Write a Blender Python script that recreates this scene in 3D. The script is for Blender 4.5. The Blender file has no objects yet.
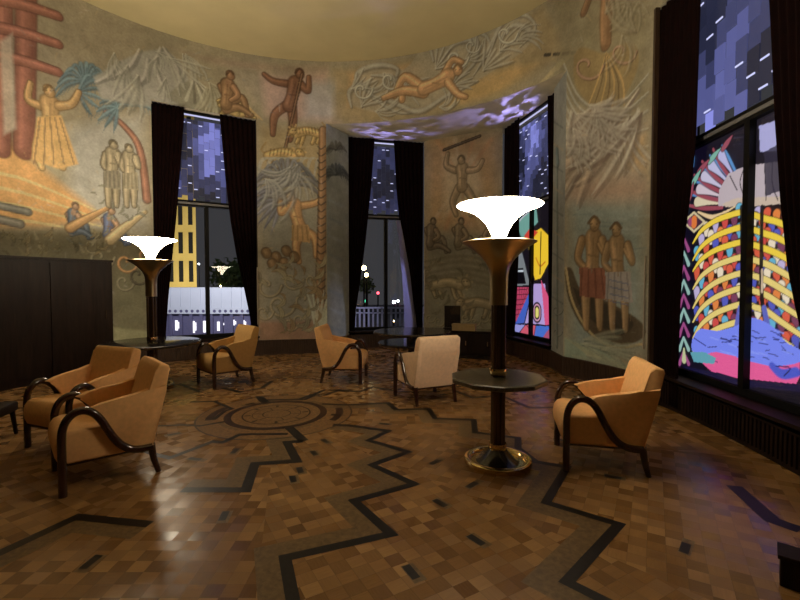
import bpy, bmesh, math, random
import numpy as np
from mathutils import Vector, Matrix
random.seed(7); rng = np.random.default_rng(7)
PI = math.pi
scene = bpy.context.scene
COL = scene.collection

# ------------------------------------------------------------------ camera
H = 1.4; F = 440.0; PITCH = math.radians(1.95)
cam_d = bpy.data.cameras.new('camera'); cam = bpy.data.objects.new('camera', cam_d); COL.objects.link(cam)
cam.location = (0, 0, H); cam.rotation_euler = (PI/2 - PITCH, 0, 0)
cam_d.sensor_width = 36; cam_d.lens = 36*F/800; cam_d.clip_end = 300
scene.camera = cam
scene.view_settings.view_transform = 'Standard'; scene.view_settings.look = 'None'
scene.view_settings.gamma = 1; scene.view_settings.exposure = 0.0
scene.view_settings.use_curve_mapping = False
scene.cycles.use_denoising = True
scene.cycles.max_bounces = 8; scene.cycles.transparent_max_bounces = 12
scene.cycles.sample_clamp_indirect = 6.0

# measured points of the place: a line of sight from the place where the photograph was taken, met with a real surface
def ray(px, py):
    a = (px-400)/F; b = (300-py)/F
    return Vector((a, math.cos(PITCH)+b*math.sin(PITCH), -math.sin(PITCH)+b*math.cos(PITCH)))
def fl(px, py, z=0.0):
    d = ray(px, py); t = (z-H)/d.z
    return Vector((d.x*t, d.y*t, z))

# ------------------------------------------------------------------ room plan (an oval)
CX, CY = -1.34, 4.74
A_, BF, BN = 4.4, 4.25, 7.0
ZH, ZC = 4.65, 5.88         # window heads, ceiling
def oval(phi, off=0.0):
    c, s = math.cos(phi), math.sin(phi)
    b = BF if c > 0 else BN
    p = Vector((CX+A_*s, CY+b*c))
    if off:
        n = Vector((s/A_, c/b)).normalized(); p = p + n*off
    return p
def onwall(px, py):
    """line of sight -> (phi, z, metres per pixel) on the oval wall"""
    d = ray(px, py)
    for b in (BF, BN):
        qa = (d.x/A_)**2+(d.y/b)**2; qb = -2*(d.x*CX/A_**2+d.y*CY/b**2); qc = (CX/A_)**2+(CY/b)**2-1
        t = (-qb+math.sqrt(max(qb*qb-4*qa*qc, 0)))/(2*qa)
        if (t*d.y > CY) == (b == BF): break
    return math.atan2((t*d.x-CX)/A_, (t*d.y-CY)/b), H+t*d.z, t/F
def phi_at(px, py=285): return onwall(px, py)[0]
SK = 4.33                   # metres of wall per radian

# ------------------------------------------------------------------ materials
def lin(c): return tuple(((v/255)/12.92 if v/255 <= .04045 else ((v/255+.055)/1.055)**2.4) for v in c)
def new_mat(name):
    m = bpy.data.materials.new(name); m.use_nodes = True
    nt = m.node_tree; return m, nt, nt.nodes['Principled BSDF']
def pmat(name, rgb, rough=.6, metal=0, noise=0, scale=20, bump=0, bscale=200, coat=0, spec=.5):
    m, nt, b = new_mat(name)
    b.inputs['Base Color'].default_value = (*rgb, 1); b.inputs['Roughness'].default_value = rough
    b.inputs['Metallic'].default_value = metal; b.inputs['Coat Weight'].default_value = coat
    b.inputs['Specular IOR Level'].default_value = spec
    tc = nt.nodes.new('ShaderNodeTexCoord')
    if noise:
        n = nt.nodes.new('ShaderNodeTexNoise'); n.inputs['Scale'].default_value = scale; n.inputs['Detail'].default_value = 5
        nt.links.new(tc.outputs['Object'], n.inputs['Vector'])
        r = nt.nodes.new('ShaderNodeValToRGB')
        r.color_ramp.elements[0].position = .3; r.color_ramp.elements[1].position = .7
        r.color_ramp.elements[0].color = (*[v*(1-noise) for v in rgb], 1); r.color_ramp.elements[1].color = (*[min(v*(1+noise), 1) for v in rgb], 1)
        nt.links.new(n.outputs['Fac'], r.inputs['Fac']); nt.links.new(r.outputs['Color'], b.inputs['Base Color'])
    if bump:
        n = nt.nodes.new('ShaderNodeTexNoise'); n.inputs['Scale'].default_value = bscale
        nt.links.new(tc.outputs['Object'], n.inputs['Vector'])
        bp = nt.nodes.new('ShaderNodeBump'); bp.inputs['Strength'].default_value = bump; bp.inputs['Distance'].default_value = .01
        nt.links.new(n.outputs['Fac'], bp.inputs['Height']); nt.links.new(bp.outputs['Normal'], b.inputs['Normal'])
    return m
def emat(name, rgb, strength, attr=None):
    m, nt, b = new_mat(name)
    b.inputs['Base Color'].default_value = (.02, .02, .02, 1); b.inputs['Emission Color'].default_value = (*rgb, 1)
    b.inputs['Emission Strength'].default_value = strength
    if attr:
        a = nt.nodes.new('ShaderNodeAttribute'); a.attribute_name = attr
        nt.links.new(a.outputs['Color'], b.inputs['Emission Color'])
    return m
def wood(name, rgb, rough=.35, ring=(6, 6, .7), coat=.3, contrast=.45):
    m, nt, b = new_mat(name)
    tc = nt.nodes.new('ShaderNodeTexCoord'); mp = nt.nodes.new('ShaderNodeMapping'); mp.inputs['Scale'].default_value = ring
    n = nt.nodes.new('ShaderNodeTexNoise'); n.inputs['Scale'].default_value = 6; n.inputs['Detail'].default_value = 7; n.inputs['Distortion'].default_value = .6
    r = nt.nodes.new('ShaderNodeValToRGB'); r.color_ramp.elements[0].position = .3; r.color_ramp.elements[1].position = .7
    r.color_ramp.elements[0].color = (*[v*(1-contrast) for v in rgb], 1); r.color_ramp.elements[1].color = (*[v*(1+contrast) for v in rgb], 1)
    nt.links.new(tc.outputs['Object'], mp.inputs['Vector']); nt.links.new(mp.outputs['Vector'], n.inputs['Vector'])
    nt.links.new(n.outputs['Fac'], r.inputs['Fac']); nt.links.new(r.outputs['Color'], b.inputs['Base Color'])
    b.inputs['Roughness'].default_value = rough; b.inputs['Coat Weight'].default_value = coat; b.inputs['Coat Roughness'].default_value = .15
    return m

def fresco_mat():
    m, nt, b = new_mat('fresco')
    a = nt.nodes.new('ShaderNodeAttribute'); a.attribute_name = 'pigment'
    g = nt.nodes.new('ShaderNodeNewGeometry')
    out = a.outputs['Color']
    for sc, st in ((1.1, .22), (6, .15), (30, .12)):
        n = nt.nodes.new('ShaderNodeTexNoise'); n.inputs['Scale'].default_value = sc; n.inputs['Detail'].default_value = 6
        nt.links.new(g.outputs['Position'], n.inputs['Vector'])
        mr = nt.nodes.new('ShaderNodeMapRange'); mr.inputs['From Min'].default_value = .3; mr.inputs['From Max'].default_value = .7
        mr.inputs['To Min'].default_value = 1-st; mr.inputs['To Max'].default_value = 1+st*.6
        nt.links.new(n.outputs['Fac'], mr.inputs['Value'])
        mx = nt.nodes.new('ShaderNodeVectorMath'); mx.operation = 'SCALE'
        nt.links.new(out, mx.inputs[0]); nt.links.new(mr.outputs['Result'], mx.inputs['Scale']); out = mx.outputs['Vector']
    nt.links.new(out, b.inputs['Base Color'])
    b.inputs['Roughness'].default_value = .75; b.inputs['Specular IOR Level'].default_value = .25
    n = nt.nodes.new('ShaderNodeTexNoise'); n.inputs['Scale'].default_value = 45; n.inputs['Detail'].default_value = 6
    nt.links.new(g.outputs['Position'], n.inputs['Vector'])
    bp = nt.nodes.new('ShaderNodeBump'); bp.inputs['Strength'].default_value = .25; bp.inputs['Distance'].default_value = .01
    nt.links.new(n.outputs['Fac'], bp.inputs['Height']); nt.links.new(bp.outputs['Normal'], b.inputs['Normal'])
    return m

def parquet_mat():
    m, nt, b = new_mat('parquet'); N = nt.nodes; L = nt.links
    def math_(op, *ins):
        n = N.new('ShaderNodeMath'); n.operation = op
        for i, v in enumerate(ins):
            if isinstance(v, (int, float)): n.inputs[i].default_value = v
            else: L.new(v, n.inputs[i])
        return n.outputs[0]
    g = N.new('ShaderNodeNewGeometry'); sep = N.new('ShaderNodeSeparateXYZ'); L.new(g.outputs['Position'], sep.inputs[0])
    x = math_('SUBTRACT', sep.outputs['X'], CX); y = math_('SUBTRACT', sep.outputs['Y'], CY)
    ang = math_('ARCTAN2', y, x); sec = PI/6
    k = math_('ROUND', math_('DIVIDE', math_('ADD', ang, .02), sec)); sn = math_('MULTIPLY', k, sec)
    c = math_('COSINE', sn); s = math_('SINE', sn)
    u = math_('ADD', math_('MULTIPLY', x, c), math_('MULTIPLY', y, s))
    v = math_('SUBTRACT', math_('MULTIPLY', y, c), math_('MULTIPLY', x, s))
    T = .088
    us = math_('DIVIDE', u, T); vs = math_('DIVIDE', v, T)
    iu = math_('FLOOR', us); iv = math_('FLOOR', vs)
    cb = N.new('ShaderNodeCombineXYZ'); L.new(iu, cb.inputs[0]); L.new(iv, cb.inputs[1]); L.new(k, cb.inputs[2])
    wn = N.new('ShaderNodeTexWhiteNoise'); wn.noise_dimensions = '3D'; L.new(cb.outputs[0], wn.inputs['Vector'])
    par = math_('MODULO', math_('ABSOLUTE', math_('ADD', iu, iv)), 2.0)
    # grain: direction alternates from block to block
    fu = math_('ADD', math_('MULTIPLY', us, math_('ADD', math_('MULTIPLY', par, 9), 1)), math_('MULTIPLY', wn.outputs['Value'], 30))
    fv = math_('MULTIPLY', vs, math_('SUBTRACT', 10, math_('MULTIPLY', par, 9)))
    cg = N.new('ShaderNodeCombineXYZ'); L.new(fu, cg.inputs[0]); L.new(fv, cg.inputs[1]); L.new(k, cg.inputs[2])
    gn = N.new('ShaderNodeTexNoise'); gn.inputs['Scale'].default_value = 1.0; gn.inputs['Detail'].default_value = 4; L.new(cg.outputs[0], gn.inputs['Vector'])
    big = N.new('ShaderNodeTexNoise'); big.inputs['Scale'].default_value = .9; big.inputs['Detail'].default_value = 2; L.new(g.outputs['Position'], big.inputs['Vector'])
    t = math_('ADD', math_('ADD', math_('MULTIPLY', wn.outputs['Value'], .34), math_('MULTIPLY', par, .16)), math_('ADD', math_('MULTIPLY', gn.outputs['Fac'], .28), math_('MULTIPLY', math_('SUBTRACT', big.outputs['Fac'], .5), .35)))
    r = N.new('ShaderNodeValToRGB'); e = r.color_ramp.elements
    e[0].position = .05; e[0].color = (.125, .060, .020, 1); e[1].position = .95; e[1].color = (.56, .335, .13, 1)
    e2 = r.color_ramp.elements.new(.5); e2.color = (.305, .165, .06, 1)
    L.new(t, r.inputs['Fac'])
    fru = math_('FRACT', us); frv = math_('FRACT', vs)
    edge = math_('MINIMUM', math_('MINIMUM', fru, math_('SUBTRACT', 1, fru)), math_('MINIMUM', frv, math_('SUBTRACT', 1, frv)))
    em = N.new('ShaderNodeMapRange'); em.inputs['From Min'].default_value = 0; em.inputs['From Max'].default_value = .03; em.inputs['To Min'].default_value = .62; em.inputs['To Max'].default_value = 1
    L.new(edge, em.inputs['Value'])
    sc = N.new('ShaderNodeVectorMath'); sc.operation = 'SCALE'; L.new(r.outputs['Color'], sc.inputs[0]); L.new(em.outputs[0], sc.inputs['Scale'])
    L.new(sc.outputs['Vector'], b.inputs['Base Color'])
    ro = N.new('ShaderNodeMapRange'); ro.inputs['To Min'].default_value = .20; ro.inputs['To Max'].default_value = .36; L.new(wn.outputs['Value'], ro.inputs['Value'])
    L.new(ro.outputs[0], b.inputs['Roughness'])
    # every block lies a touch out of level
    tl = N.new('ShaderNodeVectorMath'); tl.operation = 'SUBTRACT'; L.new(wn.outputs['Color'], tl.inputs[0]); tl.inputs[1].default_value = (.5, .5, .5)
    ts = N.new('ShaderNodeVectorMath'); ts.operation = 'MULTIPLY'; L.new(tl.outputs[0], ts.inputs[0]); ts.inputs[1].default_value = (.065, .065, 0)
    ta = N.new('ShaderNodeVectorMath'); ta.operation = 'ADD'; L.new(ts.outputs[0], ta.inputs[0]); L.new(g.outputs['Normal'], ta.inputs[1])
    tn = N.new('ShaderNodeVectorMath'); tn.operation = 'NORMALIZE'; L.new(ta.outputs[0], tn.inputs[0])
    L.new(tn.outputs[0], b.inputs['Normal'])
    b.inputs['Specular IOR Level'].default_value = .30
    return m

def glass_mat():
    m = bpy.data.materials.new('window_glass'); m.use_nodes = True; nt = m.node_tree; nt.nodes.clear()
    o = nt.nodes.new('ShaderNodeOutputMaterial'); mix = nt.nodes.new('ShaderNodeMixShader')
    t = nt.nodes.new('ShaderNodeBsdfTransparent'); g = nt.nodes.new('ShaderNodeBsdfGlossy'); g.inputs['Roughness'].default_value = .01
    lw = nt.nodes.new('ShaderNodeFresnel'); lw.inputs['IOR'].default_value = 1.45
    nt.links.new(lw.outputs[0], mix.inputs[0]); nt.links.new(t.outputs[0], mix.inputs[1]); nt.links.new(g.outputs[0], mix.inputs[2]); nt.links.new(mix.outputs[0], o.inputs[0])
    return m

def curtain_mat():
    return pmat('curtain_velvet', (.006, .0011, .0011), .9, noise=.4, scale=9, spec=.1)

M = {}
M['fresco'] = fresco_mat(); M['parquet'] = parquet_mat(); M['glass'] = glass_mat(); M['curtain'] = curtain_mat()
M['ceiling'] = pmat('ceiling_plaster', (.58, .50, .28), .9, noise=.05, scale=2, bump=.1, bscale=60)
M['plaster'] = pmat('soffit_plaster', (.60, .54, .38), .9, noise=.12, scale=5, bump=.1, bscale=60)
M['darkwall'] = pmat('dark_wall', (.10, .07, .045), .8, noise=.2, scale=3)
M['inlay'] = wood('ebony_inlay', (.008, .006, .005), .4, coat=0)
M['band'] = wood('grey_wood_band', (.15, .095, .042), .4, coat=0, contrast=.35)
M['rosewood'] = wood('rosewood_inlay', (.030, .012, .007), .4, coat=0)
M['medal'] = wood('medallion_wood', (.21, .115, .045), .36, coat=0, contrast=.4)
for k_ in ('inlay', 'band', 'rosewood', 'medal'): M[k_].node_tree.nodes['Principled BSDF'].inputs['Specular IOR Level'].default_value = .3
M['darkwood'] = wood('cabinet_wood', (.013, .0065, .004), .5, ring=(5, 5, .5), coat=0)
M['darkwood'].node_tree.nodes['Principled BSDF'].inputs['Specular IOR Level'].default_value = .2
M['skirt'] = wood('skirting_wood', (.055, .030, .018), .5, ring=(8, 8, .8), coat=.05)
M['frame'] = pmat('window_frame_black', (.005, .005, .005), .5, spec=.2)
M['frame_light'] = pmat('transom_bead_metal', (.20, .20, .21), .5, .3)
M['armwood'] = wood('varnished_mahogany', (.032, .009, .0045), .13, ring=(3, 3, 3), coat=.6)
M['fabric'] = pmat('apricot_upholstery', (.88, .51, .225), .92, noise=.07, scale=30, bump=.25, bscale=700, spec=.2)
M['fabric_lit'] = pmat('apricot_upholstery_lit', (.92, .66, .44), .92, noise=.07, scale=30, bump=.25, bscale=700, spec=.2)  # apricot fabric again, with lamp light on the chair back put into its colour
M['fabric_shaded'] = pmat('apricot_upholstery_shaded', (.52, .31, .115), .92, noise=.07, scale=30, bump=.25, bscale=700, spec=.2)  # apricot fabric again, darkened for the shade of a chair lit from behind
M['bronze'] = pmat('bronze', (.52, .41, .22), .28, 1)
M['brass'] = pmat('polished_brass', (.80, .62, .30), .14, 1)
M['pole'] = pmat('dark_bronze', (.11, .075, .045), .26, .6)
M['stone'] = pmat('grey_granite', (.10, .088, .062), .28, noise=.55, scale=55)
M['blacklac'] = pmat('black_lacquer', (.018, .015, .013), .22, coat=.5)
M['bowl'] = emat('lit_opal_glass', (1, .84, .60), 34)
M['lining'] = pmat('pale_lining', (.50, .50, .60), .9)
nt = M['lining'].node_tree; tr = nt.nodes.new('ShaderNodeBsdfTranslucent'); tr.inputs['Color'].default_value = (.55, .55, .75, 1); ad = nt.nodes.new('ShaderNodeMixShader'); ad.inputs[0].default_value = .6
nt.links.new(nt.nodes['Principled BSDF'].outputs[0], ad.inputs[1]); nt.links.new(tr.outputs[0], ad.inputs[2]); nt.links.new(ad.outputs[0], nt.nodes['Material Output'].inputs['Surface'])
M['rod'] = pmat('pale_rod', (.55, .5, .42), .35, .6)
M['beige'] = pmat('beige_card', (.36, .26, .12), .7, noise=.1)
M['steel'] = pmat('steel', (.6, .6, .6), .3, 1)

# ------------------------------------------------------------------ mesh helpers
def link(name, me, mat=None, parent=None):
    o = bpy.data.objects.new(name, me); COL.objects.link(o)
    if mat is not None:
        for mm in (mat if isinstance(mat, (list, tuple)) else [mat]): me.materials.append(mm)
    if parent: o.parent = parent
    return o
def obj(name, bm, mat, parent=None, smooth=False, recalc=True):
    if recalc: bmesh.ops.recalc_face_normals(bm, faces=bm.faces)
    me = bpy.data.meshes.new(name); bm.to_mesh(me); bm.free()
    if smooth:
        me.polygons.foreach_set('use_smooth', [True]*len(me.polygons))
        me.set_sharp_from_angle(angle=math.radians(40))
    return link(name, me, mat, parent)
def pyobj(name, verts, faces, mat, parent=None, smooth=False):
    me = bpy.data.meshes.new(name); me.from_pydata([tuple(v) for v in verts], [], faces); me.update()
    if smooth: me.polygons.foreach_set('use_smooth', [True]*len(me.polygons))
    return link(name, me, mat, parent)
def tag(o, label, cat, group=None):
    o['label'] = label; o['category'] = cat
    if group: o['group'] = group
    return o
def thing(name, label, cat, loc=(0, 0, 0), rz=0, group=None):
    o = bpy.data.objects.new(name, None); COL.objects.link(o); o.empty_display_size = .1
    o.location = loc; o.rotation_euler = (0, 0, rz); return tag(o, label, cat, group)
def struct(o): o['kind'] = 'structure'; return o
def add_box(bm, x0, x1, y0, y1, z0, z1, mx=None, bevel=0, seg=2):
    mt = Matrix.Translation(((x0+x1)/2, (y0+y1)/2, (z0+z1)/2)) @ Matrix.Diagonal((abs(x1-x0), abs(y1-y0), abs(z1-z0), 1))
    if mx is not None: mt = mx @ mt
    r = bmesh.ops.create_cube(bm, size=1, matrix=mt)
    if bevel:
        es = list({e for v in r['verts'] for e in v.link_edges})
        bmesh.ops.bevel(bm, geom=es, offset=bevel, segments=seg, affect='EDGES', profile=.5)
def add_prism(bm, poly, y0, y1, bevel=0, seg=2):
    """poly in (x, z), extruded along y"""
    a = [bm.verts.new((x, y0, z)) for x, z in poly]; b = [bm.verts.new((x, y1, z)) for x, z in poly]
    fs = [bm.faces.new(a), bm.faces.new(list(reversed(b)))]
    n = len(poly)
    for i in range(n): fs.append(bm.faces.new((a[i], b[i], b[(i+1) % n], a[(i+1) % n])))
    if bevel:
        es = list({e for f in fs[:2] for e in f.edges}) 
        bmesh.ops.bevel(bm, geom=es, offset=bevel, segments=seg, affect='EDGES', profile=.5)
def add_lathe(bm, prof, n=48, cx=0, cy=0):
    rings = []
    for r, z in prof:
        if r < 1e-5: rings.append([bm.verts.new((cx, cy, z))])
        else: rings.append([bm.verts.new((cx+r*math.cos(2*PI*i/n), cy+r*math.sin(2*PI*i/n), z)) for i in range(n)])
    for a, b in zip(rings, rings[1:]):
        for i in range(n):
            j = (i+1) % n
            if len(a) == 1 and len(b) == 1: continue
            if len(a) == 1: bm.faces.new((a[0], b[i], b[j]))
            elif len(b) == 1: bm.faces.new((a[i], b[0], a[j]))
            else: bm.faces.new((a[i], b[i], b[j], a[j]))
def crom(pts, k=6):
    P = [np.array(p, float) for p in pts]; out = []
    for i in range(len(P)-1):
        p0, p1, p2, p3 = P[max(i-1, 0)], P[i], P[i+1], P[min(i+2, len(P)-1)]
        for j in range(k):
            t = j/k
            out.append(.5*((2*p1)+(-p0+p2)*t+(2*p0-5*p1+4*p2-p3)*t*t+(-p0+3*p1-3*p2+p3)*t**3))
    out.append(P[-1]); return out
def add_tube(bm, pts, r, n=12, ry=None, smooth=0, up=(0, 1, 0)):
    """tube along 3-D points; r across, ry along 'up'"""
    if smooth: pts = crom(pts, smooth)
    pts = [Vector(p) for p in pts]; rr = r if hasattr(r, '__len__') else None; rings = []
    for i, p in enumerate(pts):
        t = (pts[min(i+1, len(pts)-1)]-pts[max(i-1, 0)]).normalized()
        u = Vector(up); s = t.cross(u)
        if s.length < 1e-3: s = t.cross(Vector((1, 0, 0)))
        s.normalize(); w = s.cross(t).normalized()
        R = (rr[0]+(rr[1]-rr[0])*i/(len(pts)-1)) if rr else r
        R2 = ry if ry else R
        rings.append([bm.verts.new(p+s*R*math.cos(2*PI*k/n)+w*R2*math.sin(2*PI*k/n)) for k in range(n)])
    for a, b in zip(rings, rings[1:]):
        for k in range(n): bm.faces.new((a[k], a[(k+1) % n], b[(k+1) % n], b[k]))
    bm.faces.new(list(reversed(rings[0]))); bm.faces.new(rings[-1])
def copy_tree(o, parent=None):
    c = o.copy(); COL.objects.link(c)
    if parent: c.parent = parent
    for ch in list(o.children): copy_tree(ch, c)
    return c

# ------------------------------------------------------------------ painter: pigments laid on a wall in the wall's own metres
class Paint:
    """colour per vertex of a surface, in surface coordinates (s, z); conv turns a measured point into (s, z, metres per pixel)"""
    def __init__(self, S, Z, base, conv):
        self.S, self.Z, self.conv = S, Z, conv
        self.c = np.tile(np.array(base, float), (len(S), 1))
    def P(self, pts): return [self.conv(*p) for p in pts]
    def blend(self, idx, a, col): self.c[idx] += a[:, None]*(np.array(col)-self.c[idx])
    def stroke(self, pts, w, col, a=1.0, soft=.35, k=5):
        if not hasattr(w, '__len__'): w = [w]*len(pts)
        q = [(s, z, ww*m/2) for (s, z, m), ww in zip(self.P(pts), w)]
        if len(q) > 2 and k > 1: q = [tuple(v) for v in crom(q, k)]
        Q = np.array(q); R = Q[:, 2].max()*1.3+.02
        idx = np.nonzero((self.S > Q[:, 0].min()-R) & (self.S < Q[:, 0].max()+R) & (self.Z > Q[:, 1].min()-R) & (self.Z < Q[:, 1].max()+R))[0]
        if not len(idx): return
        s, z = self.S[idx], self.Z[idx]; best = np.full(len(idx), -9.)
        for p, n in zip(q, q[1:]):
            dx, dz = n[0]-p[0], n[1]-p[1]; L = dx*dx+dz*dz+1e-9
            t = np.clip(((s-p[0])*dx+(z-p[1])*dz)/L, 0, 1)
            d = np.hypot(s-p[0]-t*dx, z-p[1]-t*dz); r = p[2]+t*(n[2]-p[2])
            best = np.maximum(best, (r-d)/np.maximum(r, 1e-4))
        r0 = soft
        self.blend(idx, a*np.clip(best/r0, 0, 1), col)
    def poly(self, pts, col, a=1.0, soft=0.0, smooth=0):
        q = np.array([(s, z) for s, z, m in self.P(pts)])
        if smooth: q = np.array(crom([tuple(v) for v in q]+[tuple(q[0])], smooth))[:-1]
        idx = np.nonzero((self.S > q[:, 0].min()) & (self.S < q[:, 0].max()) & (self.Z > q[:, 1].min()) & (self.Z < q[:, 1].max()))[0]
        if not len(idx): return
        s, z = self.S[idx], self.Z[idx]; ins = np.zeros(len(idx), bool); dm = np.full(len(idx), 9.)
        for p, n in zip(q, np.roll(q, -1, 0)):
            c = ((p[1] > z) != (n[1] > z)) & (s < (n[0]-p[0])*(z-p[1])/(n[1]-p[1]+1e-12)+p[0]); ins ^= c
            if soft:
                dx, dz = n-p; t = np.clip(((s-p[0])*dx+(z-p[1])*dz)/(dx*dx+dz*dz+1e-9), 0, 1)
                dm = np.minimum(dm, np.hypot(s-p[0]-t*dx, z-p[1]-t*dz))
        self.blend(idx, a*ins*(np.clip(dm/soft, 0, 1) if soft else 1.0), col)
    def limb(self, pts, w, col, line=None, hi=.25, k=5):
        col = np.array(col); line = col*.38 if line is None else line
        ws = w if hasattr(w, '__len__') else [w]*len(pts)
        self.stroke(pts, [v+2.2 for v in ws], line, .9, .2, k)
        self.stroke(pts, ws, col*.78, 1, .25, k)
        m = max(ws)
        self.stroke([(x-.10*m, y-.10*m) for x, y in pts], [v*.72 for v in ws], np.minimum(col*1.12, .9), .95, .6, k)
        self.stroke([(x-.16*m, y-.16*m) for x, y in pts], [max(v*.30, 1.3) for v in ws], np.minimum(col*(1.25+hi), .9), .75, .8, k)
    def fold(self, pts, w, n, light, dark):
        """drapery: n parallel strands between two measured rails"""
        A, B = pts
        for i in range(n):
            t = i/(n-1); rail = [((1-t)*p[0]+t*q[0], (1-t)*p[1]+t*q[1]) for p, q in zip(A, B)]
            self.stroke(rail, w*1.5, dark, .7, .6); self.stroke([(x-.7, y-.7) for x, y in rail], w*.9, light, .8, .6)
    def palm(self, cx, cy, r, n, col, a0=0, a1=360, droop=.5):
        for i in range(n):
            t = math.radians(a0+(a1-a0)*i/max(n-1, 1)); ex, ey = cx+r*math.cos(t), cy-r*.8*math.sin(t)+r*droop*.5
            mx, my = cx+.55*r*math.cos(t), cy-.62*r*math.sin(t)
            f = random.uniform(.75, 1.25)
            self.stroke([(cx, cy), (mx, my), (ex, ey)], [2, 6, 1], np.array(col)*f*.6, .8, .5)
            self.stroke([(cx, cy-1), (mx, my-1), (ex, ey-1)], [1, 3, .6], np.array(col)*f*1.25, .8, .7)
            for u in (.3, .45, .6, .75, .9):
                bx, by = cx+(ex-cx)*u, (1-u)**2*cy+2*u*(1-u)*my+u*u*ey
                self.stroke([(bx, by), (bx+3*math.cos(t)-1, by+5+2*u)], [1.8, .5], np.array(col)*f*.8, .6, .6)
    def drape(self, x, y, L, a, spread, n, light, dark, bend=.5, al=.55):
        for i in range(n):
            t = a+spread*(i/max(n-1, 1)-.5)+random.uniform(-.08, .08); l = L*random.uniform(.7, 1.1); b = bend*random.uniform(.6, 1.3)
            q = [(x, y), (x+.4*l*math.cos(t), y+.4*l*math.sin(t)), (x+.75*l*math.cos(t+b*.6), y+.75*l*math.sin(t+b*.6)), (x+l*math.cos(t+b), y+l*math.sin(t+b))]
            w = max(L*.10, 1.8)*random.uniform(.7, 1.3)
            self.stroke(q, [w*.4, w, w*1.3, w*.3], dark, al, .5)
            self.stroke([(u-.35*w, v-.4*w) for u, v in q], [w*.3, w*.8, w*1.0, w*.2], light, al, .7)
    def leaf(self, x, y, L, a, col):
        ex, ey = x+L*math.cos(a), y+L*math.sin(a); m = ((x+ex)/2-.22*L*math.sin(a), (y+ey)/2+.22*L*math.cos(a)); c = np.array(col)
        self.stroke([(x, y), m, (ex, ey)], [1, L*.36, .8], c*.4, .7, .25); self.stroke([(x, y), m, (ex, ey)], [.8, L*.26, .6], c, .8, .4); self.stroke([(x, y), m, (ex, ey)], [1.2, 1.4, 1], c*.55, .6, .5)
    def scroll(self, cx, cy, r, col, turn=1, hi=None):
        pts = [(cx+r*(1-k/11)*math.cos(k*.62*turn), cy+r*(1-k/11)*math.sin(k*.62)) for k in range(11)]
        self.stroke(pts, [r*.34]+[r*.24]*10, np.array(col)*.42, .85, .3); self.stroke([(x-.5, y-.6) for x, y in pts], max(r*.17, 1.5), hi if hi is not None else np.array(col)*1.3, .7, .6)

LT = np.array((1, .85, .63)); KP = 2.75
def pg(r, g, b):
    c = np.array(lin((r, g, b)))*KP/LT; l = c @ np.array((.3, .6, .1))
    return np.clip(.90*c+.10*l, 0, .85)

STEP = .016
def grid_wall(name, p0, p1, z0, z1, off=0.0, n=None):
    """curved wall panel between two angles of the oval; returns object, S, Z"""
    ns = n or max(2, int(abs(p1-p0)*SK/STEP)); nz = max(2, int((z1-z0)/STEP))
    ph = np.linspace(p0, p1, ns+1); zz = np.linspace(z0, z1, nz+1)
    b = np.where(np.cos(ph) > 0, BF, BN)
    X = CX+A_*np.sin(ph); Y = CY+b*np.cos(ph)
    S, Z = np.meshgrid(ph*SK, zz, indexing='ij')
    V = np.stack([np.repeat(X, nz+1), np.repeat(Y, nz+1), Z.ravel()], 1)
    return mesh_grid(name, V, ns, nz), S.ravel(), Z.ravel()
def mesh_grid(name, V, ns, nz, flip=False):
    i, j = np.meshgrid(np.arange(ns), np.arange(nz), indexing='ij'); a = (i*(nz+1)+j).ravel()
    f = np.stack([a, a+1, a+nz+2, a+nz+1], 1)
    if flip: f = f[:, ::-1]
    me = bpy.data.meshes.new(name); me.vertices.add(len(V)); me.vertices.foreach_set('co', V.astype(np.float32).ravel())
    me.loops.add(f.size); me.loops.foreach_set('vertex_index', f.astype(np.int32).ravel())
    me.polygons.add(len(f)); me.polygons.foreach_set('loop_start', np.arange(0, f.size, 4, dtype=np.int32))
    me.update(calc_edges=True); me.validate()
    me.polygons.foreach_set('use_smooth', [True]*len(me.polygons))
    return link(name, me)
def set_col(o, c, mat, name='pigment'):
    at = o.data.color_attributes.new(name, 'FLOAT_COLOR', 'POINT')
    at.data.foreach_set('color', np.concatenate([c, np.ones((len(c), 1))], 1).astype(np.float32).ravel())
    o.data.materials.append(mat)

# ------------------------------------------------------------------ openings of the oval
W1a, W1b = phi_at(154.5), phi_at(258)
BAYa, BAYb = phi_at(327), phi_at(564)
W4a = phi_at(650); W4b = W4a + (1.98/4.7)
LEFT0 = W1a - 1.75
PHI_END = W4b + .55
ZS = .40       # sill
ZM = .30       # mural starts above the skirting
# --- walls with fresco
segs = [('wall_left', LEFT0, W1a, ZM, ZH), ('wall_back', W1b, BAYa, ZM, ZH), ('wall_right', BAYb, W4a, ZM, ZH), ('wall_upper', LEFT0, PHI_END, ZH, ZC)]
built = []; allS = []; allZ = []
for nm, a, b, z0, z1 in segs:
    o, S, Z = grid_wall(nm, a, b, z0, z1); struct(o); built.append((o, len(S))); allS.append(S); allZ.append(Z)
S = np.concatenate(allS); Z = np.concatenate(allZ)
def conv_main(px, py):
    p, z, m = onwall(px, py); return p*SK, z, m
pt = Paint(S, Z, pg(116, 103, 76), conv_main)

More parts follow.
